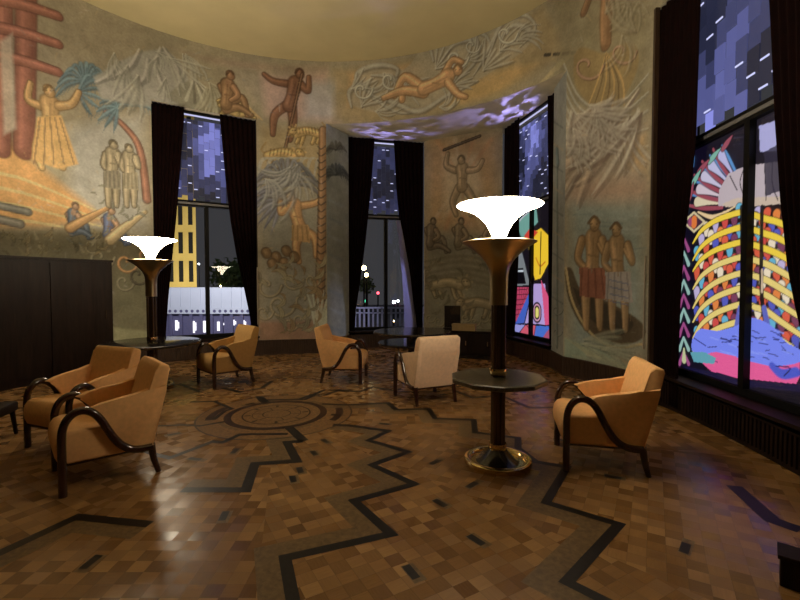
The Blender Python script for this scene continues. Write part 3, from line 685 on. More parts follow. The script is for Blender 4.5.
for nm, P0, P1, arc in WIN:
    d = (P1-P0).normalized(); n = norm_out(P0, P1); L = (P1-P0).length; info[nm] = (P0, P1, d, n, L)
    rec = REC if arc else .13
    bm = bmesh.new()   # outer frame
    for a in ((0, .06), (L-.06, L)): plane_box(bm, P0, d, n, a[0], a[1], rec, rec+.08, ZS, ZH)
    plane_box(bm, P0, d, n, 0, L, rec, rec+.08, ZS-.02, ZS+.05); plane_box(bm, P0, d, n, 0, L, rec, rec+.08, ZH-.05, ZH)
    w = struct(obj(nm, bm, M['frame']))
    bm = bmesh.new(); plane_box(bm, P0, d, n, .06, L-.06, rec-.01, rec+.09, ZT-.05, ZT+.06); t = obj('transom', bm, M['frame'], w)
    bm = bmesh.new(); plane_box(bm, P0, d, n, .06, L-.06, rec-.02, rec-.01, ZT-.015, ZT+.02); obj('transom_bead', bm, M['frame_light'], t)
    mc = L/2
    bm = bmesh.new(); plane_box(bm, P0, d, n, mc-.035, mc+.035, rec-.01, rec+.09, ZS+.05, ZT-.05); obj('mullion', bm, M['frame'], w)
    for a, b in ((.06, mc-.035), (mc+.035, L-.06)):
        q = [P0+d*a+n*(rec+.04), P0+d*b+n*(rec+.04)]
        pyobj('glass_pane', [(q[0].x, q[0].y, ZS+.05), (q[1].x, q[1].y, ZS+.05), (q[1].x, q[1].y, ZT-.05), (q[0].x, q[0].y, ZT-.05)], [(0, 1, 2, 3)], M['glass'], w)
    screen(nm+'s', P0+n*(rec-.06), d, n, L, nm, w)
    # apron below the sill and the sill board
    bm = bmesh.new()
    plane_box(bm, P0, d, n, 0, L, rec-.02, rec+.2, 0, ZS-.02)
    struct(obj('trim_apron_'+nm[-1], bm, M['darkwood']))
    bm = bmesh.new(); plane_box(bm, P0, d, n, -.02, L+.02, -.06 if not arc else -.03, rec, ZS-.05, ZS-.02); struct(obj('trim_sill_'+nm[-1], bm, M['darkwood']))
    if arc:
        bm = bmesh.new()
        for s0, s1 in ((-.03, 0), (L, L+.03)): plane_box(bm, P0, d, n, s0, s1, 0, OUT+.2, 0, ZH)
        struct(obj('trim_jamb_'+nm[-1], bm, M['darkwood']))
        face_poly('trim_head_'+nm[-1], arc_pts(arc[0], arc[1])+[P1+n*(OUT+.1), P0+n*(OUT+.1)], ZH+.002, M['plaster'])

# films on the lower lights of the two right-hand windows
def film(nm, step, painter):
    P0, P1, d, n, L = info[nm]; rec = REC if nm == 'window_4' else .13; q0 = P0+n*(rec+.05)+d*.06; q1 = P1+n*(rec+.05)-d*.06
    o, S, Z = flat_wall('art_film', q0, q1, ZS+.05, ZT-.05, step); p = Paint(S, Z, np.array(lin((14, 10, 24))), conv_plane(q0, q1))
    painter(p); set_col(o, p.c, M['film'], 'film'); o.parent = bpy.data.objects[nm]
def C(*a): return np.array(lin(a))
def film4(p):
    p.poly([(676, 100), (860, 60), (860, 400), (676, 385)], C(16, 12, 30))
    ol = C(14, 10, 18)
    def cap(q, w, c): p.stroke(q, [v+1.6 for v in w] if hasattr(w, '__len__') else w+1.6, ol, 1, .2); p.stroke(q, w, c, 1, .2)
    # fan of drops
    fx, fy = 752, 206
    cols = (C(214, 200, 170), C(206, 190, 200), C(196, 190, 214), C(186, 186, 220), C(182, 180, 220))
    for i, t in enumerate((176, 164, 151, 138, 124)):
        t = math.radians(t); r0, r1 = 34, 56
        pnt = lambda r, a=0: (fx+r*math.cos(t+a), fy-r*1.12*math.sin(t+a))
        p.stroke([pnt(30, .12), pnt(48, .11), pnt(64, .06)], [4, 5, 3], C(150, 70, 84), 1, .25)
        p.stroke([pnt(30, -.10), pnt(48, -.10), pnt(62, -.09)], [3, 4, 2], C(86, 140, 196), 1, .25)
        cap([pnt(32), pnt(44), pnt(55)], [2, 5, 11], cols[i])
    # chain of leaves
    leaf = ((727, 143, 55), (714, 156, 50), (703, 167, 50), (696, 178, 60), (691, 192, 75), (687, 204, 84))
    for i, (x, y, t) in enumerate(leaf):
        t = math.radians(t); cap([(x-7*math.cos(t), y+7*math.sin(t)), (x, y), (x+10*math.cos(t), y-10*math.sin(t))], [6, 7, 1], C(150, 76, 92) if i % 2 == 0 else C(124, 176, 160))
    cap([(693, 158), (693, 166)], [6, 4], C(80, 130, 190))
    # pale torso
    p.poly([(718, 206), (719, 190), (728, 174), (745, 166), (790, 160), (790, 202), (748, 204), (726, 206)], C(186, 172, 178), 1, 0, 0)
    p.poly([(722, 204), (736, 198), (790, 196), (790, 205), (726, 207)], C(198, 178, 160))
    for q in ([(745, 166), (740, 182), (744, 196)], [(730, 176), (737, 190)], [(764, 150), (766, 200)], [(775, 130), (772, 180), (778, 200)]): p.stroke(q, 1.5, ol)
    p.poly([(759, 126), (790, 116), (790, 150), (760, 152)], C(170, 168, 214)); p.poly([(764, 152), (786, 140), (782, 190), (766, 196)], C(40, 36, 56), .9)
    p.stroke([(698, 212), (714, 217), (736, 206)], [2, 5, 1], C(226, 196, 150), 1, .2)
    # many coloured scales, then the golden hoops over them
    p.poly([(694, 330), (696, 250), (706, 232), (726, 216), (750, 207), (800, 202), (800, 372), (700, 345)], C(26, 16, 22))
    pal = (C(216, 92, 66), C(100, 176, 206), C(232, 216, 190), C(82, 88, 186), C(206, 74, 70), C(190, 176, 214), C(224, 130, 66), C(120, 60, 90))
    r = random.Random(3)
    for row in range(15):
        for k in range(15):
            x = 692+k*9.4+(row % 2)*4.7; y = 214+row*10+(x-752)**2*.0045-(4 if x < 752 else 0)
            if x > 806 or y > 352: continue
            if y < 207+max(0, (750-x))**1.5*.075 or x < 695: continue
            cap([(x, y-3), (x+.2, y+4)], [10.5, 7], pal[(row*3+k*5+r.randrange(3)) % 8])
    for i, (y0, y1) in enumerate(((243, 213), (260, 228), (271, 243), (289, 258), (308, 274), (322, 289), (338, 305), (352, 322))):
        g = C(236, 204, 70) if i < 3 else C(228, 204, 120)
        q = [(693, y0), (701, y0-(y0-y1)*.40), (714, y0-(y0-y1)*.72), (730, y0-(y0-y1)*.93), (744, y1-1), (756, y1+2)]
        cap(q, [2, 5, 6, 6.5, 6.5, 6.5], g)
        cap([(754, y1+2), (766, y1+6), (780, y1+10+i), (812, y1+26+2*i)], [6.5, 7, 7, 5], g)
    for x in (741.5, 762): p.stroke([(x, 207), (x, 300), (x+(-8 if x < 750 else 12), 352)], [5, 6, 6], ol, 1, .2); p.stroke([(x, 270), (x, 292)], 3, C(200, 176, 150), 1, .3)
    for x in (740, 764): p.stroke([(x, 308), (x-(8 if x < 750 else -9), 352)], [7, 9], C(92, 100, 186), 1, .2)
    # left border of drops
    for i in range(9):
        y = 240+14.2*i; c = C(156, 76, 130) if i % 2 == 0 else C(148, 186, 178)
        p.stroke([(684-.06*i, y-2), (684-4.5, y+10)], [3, 5.5], c, 1, .2); p.stroke([(684-.06*i, y-2), (684+4.5, y+10)], [3, 5.5], c, 1, .2)
    p.stroke([(684, 349), (684, 360)], [3, 8], C(190, 196, 150), 1, .2)
    p.poly([(682, 222), (694, 211), (706, 222), (694, 233)], C(206, 190, 150)); p.poly([(685, 222), (694, 214), (703, 222), (694, 230)], C(60, 36, 60)); p.stroke([(694, 220), (694, 224)], 10, C(220, 120, 60), 1, .2); p.stroke([(690, 220), (690, 224)], 6, C(150, 70, 110), 1, .2)
    # sleeping blue figure on a pink ground
    p.poly([(690, 352), (740, 352), (800, 362), (800, 376), (796, 384), (738, 378), (712, 372)], C(226, 92, 150))
    p.poly([(684, 366), (724, 374), (740, 380), (800, 384), (800, 392), (684, 380)], C(24, 20, 54))
    b1, b2 = C(118, 134, 240), C(74, 88, 196)
    p.poly([(692, 340), (700, 329), (716, 331), (736, 326), (752, 318), (772, 326), (786, 342), (800, 350), (800, 362), (770, 366), (740, 358), (716, 352), (700, 356), (692, 350)], b1, 1, 0, 4)
    for k in range(26):
        x, y = r.uniform(706, 790), r.uniform(330, 358); p.stroke([(x, y), (x+r.uniform(4, 12), y+r.uniform(-1, 6))], 1.3, C(30, 30, 90), .8)
    for k in range(12):
        x, y = r.uniform(706, 790), r.uniform(330, 356); p.stroke([(x, y), (x+8, y+3)], 2, C(140, 156, 246), .7)
    p.stroke([(772, 366), (782, 374), (796, 372)], [9, 12, 12], b2, 1, .3); p.stroke([(776, 366), (790, 368), (784, 376)], 1.4, C(30, 30, 90))
    p.poly([(690, 352), (704, 352), (716, 358), (714, 364), (694, 362)], C(96, 160, 176)); p.stroke([(694, 338), (706, 346)], 1.3, C(40, 40, 110))
def film3(p):
    ol = C(12, 10, 16)
    p.poly([(505, 200), (560, 190), (560, 360), (505, 352)], C(20, 16, 26))
    p.poly([(516, 222), (536, 205), (538, 222), (522, 240)], C(110, 160, 150)); p.stroke([(512, 232), (522, 218), (534, 208)], 2, C(190, 190, 200))
    p.poly([(527, 236), (541, 228), (549, 236), (549, 262), (541, 278), (535, 280), (531, 262)], C(238, 196, 50)); p.poly([(524, 236), (530, 228), (538, 232), (530, 242)], C(206, 64, 52))
    p.stroke([(536, 258), (540, 266), (545, 262)], 2, C(200, 120, 30)); p.stroke([(541, 232), (540, 274)], 2, ol)
    p.poly([(515, 252), (522, 252), (530, 285), (515, 286)], C(120, 126, 130)); p.poly([(516, 268), (523, 268), (526, 284), (516, 284)], ol); p.stroke([(517, 271), (523, 271)], 2, C(200, 210, 220))
    p.poly([(515, 287), (531, 287), (516, 324)], C(186, 66, 98))
    for k in range(6): p.stroke([(515, 290+5*k), (530-2*k, 289+5*k)], .8, ol); p.stroke([(517+2.6*k, 287), (517+1.6*k, 318-4*k)], .7, ol)
    p.poly([(533, 284), (524, 323), (515, 324)], C(66, 96, 190)); p.poly([(534, 284), (545, 284), (549, 325), (525, 323)], C(178, 156, 214)); p.poly([(541, 280), (550, 300), (550, 325), (545, 325)], C(214, 84, 128))
    for w, c in ((17, ol), (13, C(220, 160, 190)), (10, ol), (6, C(226, 214, 120))): p.stroke([(537, 310), (537, 315)], w, c, 1, .1)
    p.poly([(514, 324), (526, 324), (516, 336)], C(150, 150, 216)); p.poly([(526, 324), (536, 325), (534, 340), (517, 337)], C(206, 90, 110)); p.poly([(536, 325), (550, 326), (547, 340), (534, 340)], C(70, 110, 200)); p.poly([(550, 327), (550, 344), (540, 342)], C(170, 80, 110))
    for q in ([(526, 324), (516, 337), (534, 341)], [(526, 324), (536, 340)], [(536, 325), (533, 341)], [(515, 324), (550, 326)]): p.stroke(q, 1, ol, 1, .2, 1)
film('window_4', .0085, film4); film('window_3', .013, film3)

# skirting, ribbed (round the room), with a cap
def skirting(name, pts, z1, ribs=True, depth=.03):
    bm = bmesh.new(); n = len(pts)
    for P, Q in zip(pts, pts[1:]):
        d = (Q-P).normalized(); nn = Vector((-d.y, d.x)); L = (Q-P).length
        plane_box(bm, P, d, nn, 0, L, -.012, .05, 0, z1)
        plane_box(bm, P, d, nn, 0, L, -.03, .05, z1-.02, z1); plane_box(bm, P, d, nn, 0, L, -.022, .05, 0, .035)
        k = max(1, round(L/.055))
        for i in range(k): plane_box(bm, P, d, nn, (i+.22)*L/k, (i+.78)*L/k, -.026, 0, .035, z1-.02)
    return struct(obj(name, bm, M['skirt'] if name != 'baseboard_window' else M['darkwood']))  # darker wood under the right window puts the weak light there into its colour
skirting('baseboard_left', arc_pts(LEFT0, W1a, 20), ZM); skirting('baseboard_back', arc_pts(W1b, BAYa, 16), ZM)
skirting('baseboard_right', arc_pts(BAYb, W4a, 16), ZM); skirting('baseboard_niche', [oval(BAYa), NA, NB, ND, NE, oval(BAYb)], ZM)
skirting('baseboard_window', arc_pts(W4a, W4b, 20), ZM); skirting('baseboard_bay', arc_pts(W1a, W1b, 14), ZM)
# near part of the room, behind and beside the photographer
def plain_wall(name, a, b, z0, z1, mat):
    P = arc_pts(a, b, 40); V = []; Fc = []
    for p in P: V += [(p.x, p.y, z0), (p.x, p.y, z1)]
    for i in range(len(P)-1): Fc.append((2*i, 2*i+1, 2*i+3, 2*i+2))
    return struct(pyobj(name, V, Fc, mat, None, True))
plain_wall('wall_near', PHI_END, LEFT0+2*PI, 0, ZC, M['darkwall'])
plain_wall('wall_near_right', W4b, PHI_END, 0, ZH, M['darkwall'])
# corner beads of the piers beside the tall right window
bm = bmesh.new(); q = oval(W4a); add_box(bm, q.x-.02, q.x+.03, q.y-.05, q.y-.005, ZM, ZH); struct(obj('trim_corner', bm, M['skirt']))

# ceiling and floor
N = 96
ring = [oval(2*PI*i/N) for i in range(N)]
struct(pyobj('ceiling', [(p.x, p.y, ZC) for p in ring], [list(range(N))], M['ceiling']))

class Floor:
    def __init__(s): s.v = []; s.f = []; s.m = []
    def face(s, pts, z, mi):
        k = len(s.v); s.v += [(p[0], p[1], z) for p in pts]; s.f.append(list(range(k, k+len(pts)))); s.m.append(mi)
    def strip(s, P, w, z, mi, off=0.0):
        P = [Vector((p[0], p[1])) for p in P]; n = len(P); Lf = []; Rt = []
        for i in range(n):
            d1 = (P[i]-P[i-1]).normalized() if i else (P[1]-P[0]).normalized(); d2 = (P[i+1]-P[i]).normalized() if i < n-1 else d1
            n1 = Vector((-d1.y, d1.x)); n2 = Vector((-d2.y, d2.x)); m = (n1+n2)
            m = n1 if m.length < .1 else m.normalized(); c = max(m.dot(n1), .45)
            Lf.append(P[i]+m*((off+w/2)/c)); Rt.append(P[i]+m*((off-w/2)/c))
        for i in range(n-1):
            q = [Rt[i], Rt[i+1], Lf[i+1], Lf[i]]; s.face(q, z, mi)
    def ring(s, r0, r1, z, mi, a0=0, a1=2*PI, n=64):
        for i in range(n):
            t, u = a0+(a1-a0)*i/n, a0+(a1-a0)*(i+1)/n
            s.face([(CX+r1*math.cos(t), CY+r1*math.sin(t)), (CX+r1*math.cos(u), CY+r1*math.sin(u)), (CX+r0*math.cos(u), CY+r0*math.sin(u)), (CX+r0*math.cos(t), CY+r0*math.sin(t))], z, mi)
fo = Floor()
fo.face([(CX+(A_+.75)*math.sin(2*PI*i/N), CY+((BF if math.cos(2*PI*i/N) > 0 else BN)+(1.6 if math.cos(2*PI*i/N) > 0 else .4))*math.cos(2*PI*i/N)) for i in range(N)][::-1], 0, 0)
lines = [  # measured runs of the dark inlay: points, width, side and width of the grey companion band
    ([(333, 425), (349, 425.5), (388, 431), (369, 440.5), (408, 452), (372, 465), (414, 484), (354, 501), (391, 534), (285, 558), (293.6, 604)], .062, 1, .12),
    ([(322, 404), (347, 405), (388, 403), (396, 409.7), (429, 409), (435, 418.5), (474, 420), (475, 432.5), (518, 438), (518, 448), (536, 462), (567, 467), (546, 502.5), (619, 524.5), (567, 582), (611, 604)], .06, 1, .13),
    ([(300, 399), (325, 390), (360, 391.7), (373, 387), (398, 391.5), (430, 392), (453, 390), (473, 398), (500, 395), (530, 408), (562, 407)], .05, 0, 0),
    ([(140, 449), (156, 455), (170, 458), (212.5, 441.7), (222.5, 442.5), (240, 434.5), (288, 434)], .055, 0, 0),
    ([(289, 427.5), (304, 441)], .09, 0, 0), ([(303, 441), (287, 442.5), (297, 461), (255, 464), (246, 490), (182, 490)], .075, 1, .13),
    ([(148, 426), (157.5, 426), (182.5, 425), (200, 426), (229, 421)], .045, 0, 0),
    ([(190, 402), (215, 401.5), (232, 409), (225, 411), (213, 420)], .05, 0, 0),
    ([(259, 396.5), (267, 404)], .10, 0, 0), ([(264, 400), (305, 399.5), (315, 395), (325, 395), (340, 390), (352, 391)], .055, 0, 0),
    ([(150, 380), (165, 388), (180, 384), (200, 392)], .06, 0, 0), ([(222, 388), (240, 392), (262, 388), (272, 381)], .06, 0, 0),
    ([(-30, 566), (0, 553), (77, 517), (150, 524.5)], .07, 1, .12),
    ([(734, 486), (752, 502), (772, 520), (800, 530)], .10, 0, 0)]
for pts, w, sd, gw in lines:
    P = [fl(*p) for p in pts]
    if sd: fo.strip(P, gw, .0006, 2, -sd*(w/2+gw/2-.004) if True else 0)
    fo.strip(P, w, .0014, 1)
for px, py in ((325, 441), (314, 453), (293, 479), (435, 462), (472, 485), (440, 503), (476, 540), (411, 572), (224, 516), (235, 451), (195, 459), (91, 562), (685, 548), (613, 477), (174, 434), (336, 415), (300, 470), (560, 440), (250, 404), (384, 424)):
    p = fl(px, py); d = Vector((p.x-CX, p.y-CY)).normalized(); e = Vector((-d.y, d.x)); p2 = Vector((p.x, p.y)); u, v = (.055, .022) if (px*7+py) % 3 else (.022, .055)
    fo.face([p2+d*u*1.5+e*v*1.9, p2-d*u*1.1+e*v*1.9, p2-d*u*1.1-e*v*1.2, p2+d*u*1.5-e*v*1.2], .0005, 2)
    fo.face([p2+d*u+e*v, p2-d*u+e*v, p2-d*u-e*v, p2+d*u-e*v], .0012, 1)
fo.ring(.0, .81, .0004, 4, n=72); fo.ring(.80, .818, .0012, 3); fo.ring(.465, .54, .0016, 3); fo.ring(.345, .362, .0012, 3); fo.ring(.140, .152, .0012, 3); fo.ring(.25, .258, .0012, 3)
for a in (-.35, PI-.35): fo.ring(.64, .72, .0012, 3, a, a+.7, 10); 
for k in range(8):
    t = 2*PI*k/8+.2; fo.ring(.27, .335, .001, 3, t, t+.10, 2)
for k in range(6):
    t = 2*PI*k/6; fo.ring(.155, .245, .001, 3, t, t+.06, 2)
for a in (.6, 1.9, 3.7, 5.0): fo.ring(.55, .60, .001, 2, a, a+.6, 8)
o = pyobj('floor', fo.v, fo.f, [M['parquet'], M['inlay'], M['band'], M['rosewood'], M['medal']]); o.data.polygons.foreach_set('material_index', fo.m); struct(o)

# ------------------------------------------------------------------ curtains
def inner_profile(nm, pts):
    P0, P1, d, n, L = info[nm]; cv = conv_plane(P0, P1); return sorted([(cv(*p)[1], cv(*p)[0]) for p in pts])
def curtain(nm, side, pts, label, folds=7, amp=.035, z0=.06, lift=.0):
    P0, P1, d, n, L = info[nm]; pr = inner_profile(nm, pts); zs = np.array([a for a, b in pr]); ss = np.array([b for a, b in pr])
    outer = .015 if side < 0 else L-.015
    nu, nv = folds*10, 46; zz = np.linspace(z0, ZH-.02, nv+1); inn = np.interp(zz, zs, ss); V = []
    for i in range(nu+1):
        u = i/nu
        for j in range(nv+1):
            s = outer+(inn[j]-outer)*u; wd = abs(inn[j]-outer)
            o_ = .03+amp*(.55+.45*math.sin(2*PI*folds*u+.5*math.sin(zz[j]*.9)))+.012*math.sin(5*u+zz[j]*1.3)
            q = P0+d*s+n*(o_-lift); V.append((q.x, q.y, zz[j]))
    o = mesh_grid('curtain', np.array(V), nu, nv); o.data.materials.append(M['curtain'])
    md = o.modifiers.new('thickness', 'SOLIDIFY'); md.thickness = .006
    return tag(o, label, 'curtain', 'dark red curtains at the tall windows')
curtain('window_1', -1, [(184, 118), (180, 170), (176, 220), (172, 260), (168, 300), (165, 345)], 'dark red curtain left of the window behind the far lamp, red catching the lamp light')
curtain('window_1', 1, [(220, 118), (226, 180), (231, 220), (237, 255), (245, 290), (251, 320), (252, 345)], 'dark curtain with slanting inner edge right of the window with the yellow building')
curtain('window_2', -1, [(375, 136), (371, 190), (366, 240), (360, 285), (356, 310), (354, 345)], 'dark curtain left of the middle window, beside the painted bay reveal')
cur2 = curtain('window_2', 1, [(394, 140), (397, 190), (401, 230), (407, 270), (412, 305), (416, 345)], 'dark curtain right of the middle window, next to the niche fresco')
curtain('window_3', -1, [(518, 122), (517, 180), (516, 240), (514, 300), (512, 350)], 'dark curtain behind the near lamp bowl, left of the narrow art window', folds=4)
curtain('window_3', 1, [(546, 100), (545.5, 180), (545, 240), (546, 290), (548, 350)], 'thin dark curtain strip right of the narrow art window', folds=2)
curtain('window_4', -1, [(699, -40), (697, 10), (690, 140), (684, 195), (678, 240), (675, 300), (674, 380)], 'wide dark curtain hanging left of the big colourful film window', folds=9)
curtain('window_4', 1, [(762, -40), (764, 10), (767, 120), (772, 200), (780, 268), (789, 310), (797, 340), (801, 384)], 'wide dark curtain swept back right of the big colourful film window', folds=11)
P0, P1, d, n, L = info['window_2']
pr = inner_profile('window_2', [(398, 220), (402, 240), (408, 275), (412, 305), (415, 333)])
V = []; Fc = []
for z, s in pr:
    wd_ = .03+.20*max(0, (3.0-z)/2.6)
    a, b = P0+d*(s-wd_)+n*.02, P0+d*(s+.06)+n*.03; V += [(a.x, a.y, z), (b.x, b.y, z)]
for i in range(len(pr)-1): Fc.append((2*i, 2*i+1, 2*i+3, 2*i+2))
ln = pyobj('lining', V, Fc, M['lining'], cur2); ln['label'] = 'pale bluish lining along the inner edge'
ln.modifiers.new('thickness', 'SOLIDIFY').thickness = .003
# pull rods hanging beside the piers
for px, nm, lab in ((257.5, None, 'thin pale pull rod at the edge of the tiger fresco pier'), (648, None, 'thin pale pull rod at the edge of the boat fresco')):
    p = onwall(px, 300)[0]; q = oval(p, -.05); bm = bmesh.new(); add_tube(bm, [(q.x, q.y, .62), (q.x, q.y, 1.75)], .010, 8, up=(0, 1, 0))
    t = tag(obj('pull_rod', bm, M['rod'], None, True), lab, 'curtain rod', 'pale pull rods')
P0, P1, d, n, L = info['window_2']
q = P1-d*.0-n*.03; bm = bmesh.new(); add_tube(bm, [(q.x, q.y, .75), (q.x, q.y, 1.75)], .010, 8); tag(obj('pull_rod', bm, M['rod'], None, True), 'thin pale pull rod between the middle window and the niche fresco', 'curtain rod', 'pale pull rods')

# ------------------------------------------------------------------ armchairs
def make_armchair(name, label, fabric):
    t = thing(name, label, 'armchair', group='art deco armchairs')
    W = .225
    bm = bmesh.new()   # seat: deep block with rolled front
    prof = [(.02, .20), (.53, .20), (.585, .215), (.607, .26), (.612, .32), (.602, .375), (.575, .41), (.53, .425), (.30, .415), (.02, .385)]
    add_prism(bm, prof, -W-.040, W+.040, .022, 3); obj('seat', bm, fabric, t, True)
    for s in (-1, 1):  # upholstered wing that rises from the rear of the bentwood arm to the back
        bm = bmesh.new()
        prof = [(-.005, .205), (.06, .208), (.13, .222), (.19, .255), (.24, .307), (.285, .378), (.32, .442), (.355, .50), (.395, .538), (.43, .548), (.34, .573), (.24, .592), (.12, .608), (.03, .615), (-.115, .66), (-.11, .60)]
        a, b = (W-.004, W+.052) if s > 0 else (-W-.052, -W+.004)
        add_prism(bm, prof, a, b, .014, 2); obj('side_wing', bm, fabric, t, True)
    bm = bmesh.new()   # raked back, slightly pillowed
    prof = [(.13, .30), (.075, .42), (.02, .60), (-.035, .765), (-.052, .797), (-.075, .81), (-.135, .79), (-.143, .765), (-.10, .60), (-.045, .38), (0, .205), (.06, .205)]
    add_prism(bm, prof, -W-.045, W+.045, .02, 3); obj('backrest', bm, fabric, t, True)
    Yl = W+.045
    for s in (-1, 1):
        y = s*(Yl+.012); bm = bmesh.new()
        path = [(.567, y, .0), (.567, y, .20), (.567, y, .37), (.560, y, .445), (.535, y, .505), (.490, y, .545), (.435, y, .552), (.380, y, .525), (.335, y, .470), (.300, y, .405), (.255, y, .325), (.205, y, .262), (.145, y, .222), (.080, y, .207), (.005, y, .205)]
        add_tube(bm, path, .027, 12, .026, 5); obj('bentwood_arm', bm, M['armwood'], t, True)
        bm = bmesh.new(); add_tube(bm, [(.005, s*(W+.03), .215), (-.015, s*(W+.03), .10), (-.045, s*(W+.03), 0)], [.030, .019], 10, None, 3); obj('rear_leg', bm, M['armwood'], t, True)
    bm = bmesh.new(); add_box(bm, .0, .57, -W-.02, W+.02, .183, .203, None, .005); obj('seat_rail', bm, M['armwood'], t)
    for ch in t.children: ch.data.transform(Matrix.Diagonal((KX, 1, 1, 1)))
    return t
def chair_at(o, front, ang, label):
    """front: floor point of the near front leg on side +1 (left) or -1"""
    o.location = front; o.rotation_euler = (0, 0, ang); o['label'] = label
def place(o, pt_, local, ang):
    c, s = math.cos(ang), math.sin(ang)
    o.location = (pt_.x-(local[0]*c-local[1]*s), pt_.y-(local[0]*s+local[1]*c), 0); o.rotation_euler = (0, 0, ang)
R = math.radians
KX = .94
LF, RF, LR, RR = (.567*KX, .28), (.567*KX, -.28), (-.045*KX, .255), (-.045*KX, -.255)
chB = make_armchair('armchair', 'apricot armchair in the left foreground, side towards us, bright floor glint by its leg', M['fabric'])
place(chB, fl(63, 497), LF, R(222))
def another(label, p, loc, ang, fab):
    c = copy_tree(chB); c['label'] = label; place(c, p, loc, ang)
    for ch in c.children:
        if ch.data.materials[0] == M['fabric'] and fab != M['fabric']:
            ch.data = meshes.setdefault((ch.data.name, fab.name), None) or remat(ch, fab)
    return c
meshes = {}
def remat(ch, fab):
    k = (ch.data.name, fab.name); me = ch.data.copy(); me.materials[0] = fab; meshes[k] = me; return me
another('apricot armchair half hidden behind the left foreground one, against the dark cabinet', fl(28, 447), RF, R(248), M['fabric'])
another('apricot armchair darkened for shade, in front of the window with the yellow building', fl(214.5, 389), LF, R(225), M['fabric_shaded'])
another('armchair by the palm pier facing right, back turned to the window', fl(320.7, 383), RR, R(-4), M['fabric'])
another('apricot armchair lightened for lamp light, seen from behind, in front of the two-tier table', fl(417.3, 407), LR, R(114), M['fabric_lit'])
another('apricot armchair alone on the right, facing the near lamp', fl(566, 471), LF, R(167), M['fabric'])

# ------------------------------------------------------------------ torchiere lamps with a table
def make_lamp(label, loc, table_r, table_z, sides, tmat, scale=1.0):
    t = thing('floor_lamp', label, 'lamp', loc, 0, 'torchiere lamps with tables')
    bm = bmesh.new(); add_lathe(bm, [(0, 0), (.255, 0), (.26, .006), (.26, .040), (.25, .048), (.225, .050), (.215, .044), (.205, .020), (.0, .020)], 64); b = obj('base', bm, M['brass'], t, True)
    bm = bmesh.new(); add_lathe(bm, [(0, .021), (.17, .021), (.13, .045), (.085, .09), (.066, .115), (0, .115)], 48); obj('base_cone', bm, M['blacklac'], b, True)
    bm = bmesh.new(); add_lathe(bm, [(0, .115), (.036, .115), (.036, 1.34), (0, 1.34)], 24); p = obj('pole', bm, M['pole'], t, True)
    for k in range(4):
        a = PI/4+k*PI/2; x, y = .046*math.cos(a), .046*math.sin(a); bm = bmesh.new(); add_lathe(bm, [(0, .115), (.018, .115), (.018, 1.33), (0, 1.33)], 14, x, y); obj('pole_tube', bm, M['pole'], p, True)
    for z in (.115, table_z+.02, table_z-.085, 1.245):
        bm = bmesh.new(); add_lathe(bm, [(.0, z), (.067, z), (.068, z+.004), (.068, z+.042), (.067, z+.046), (0, z+.046)], 32); obj('collar', bm, M['brass'], p, True)
    bm = bmesh.new()
    if sides:
        n = sides; e = []
        add_lathe(bm, [(0, table_z-.045), (table_r-.03, table_z-.045), (table_r, table_z-.035), (table_r, table_z-.008), (table_r-.012, table_z), (0, table_z)], n)
        bmesh.ops.rotate(bm, verts=bm.verts, cent=(0, 0, 0), matrix=Matrix.Rotation(R(12), 3, 'Z'))
        obj('table_top', bm, tmat, t)
    else:
        add_lathe(bm, [(0, table_z-.045), (table_r-.03, table_z-.045), (table_r, table_z-.035), (table_r, table_z-.008), (table_r-.012, table_z), (0, table_z)], 64); obj('table_top', bm, tmat, t, True)
    bm = bmesh.new()   # bronze trumpet
    prof = [(.070, 1.245), (.070, 1.40), (.073, 1.48), (.084, 1.535), (.106, 1.58), (.142, 1.625), (.195, 1.672), (.245, 1.706), (.283, 1.728), (.286, 1.733), (.280, 1.737), (.240, 1.716), (.188, 1.682), (.132, 1.634), (.09, 1.59), (.05, 1.54), (0, 1.54)]
    add_lathe(bm, prof, 64); obj('trumpet_reflector', bm, M['bronze'], t, True)
    bm = bmesh.new()   # opal bowl
    prof = [(.0, 1.53), (.040, 1.60), (.043, 1.735), (.054, 1.775), (.074, 1.825), (.106, 1.88), (.148, 1.925), (.200, 1.962), (.262, 1.990), (.318, 2.008), (.328, 2.016), (.318, 2.022), (.255, 2.008), (.190, 1.980), (.130, 1.935), (.08, 1.875), (.04, 1.80), (0, 1.78)]
    add_lathe(bm, prof, 64); obj('opal_bowl', bm, M['bowl'], t, True)
    return t
p = fl(497.5, 462.5)
make_lamp('tall brass torchiere in the right centre with lit white bowl and faceted granite table', (p.x, p.y, 0), .375, .685, 10, M['stone'])
make_lamp('dark torchiere on the left by the window with lit white bowl and large round table', (-3.38, 5.98, 0), .61, .63, 0, M['blacklac'])

# two-tier round table by the middle window
t = thing('side_table', 'round two-tier black lacquer table below the middle window', 'table', (.19, 7.05, 0))
bm = bmesh.new(); add_lathe(bm, [(0, .625), (.60, .625), (.62, .635), (.62, .655), (.61, .665), (0, .665)], 64); obj('table_top', bm, M['blacklac'], t, True)
bm = bmesh.new(); add_lathe(bm, [(0, .45), (.53, .45), (.545, .46), (.545, .475), (.535, .485), (0, .485)], 64); obj('lower_shelf', bm, M['blacklac'], t, True)
bm = bmesh.new(); add_lathe(bm, [(0, .03), (.06, .03), (.06, .45), (.085, .45), (.085, .625), (0, .625)], 32); obj('pedestal', bm, M['blacklac'], t, True)
bm = bmesh.new(); add_lathe(bm, [(0, 0), (.30, 0), (.30, .02), (.10, .04), (0, .04)], 48); obj('base', bm, M['blacklac'], t, True)
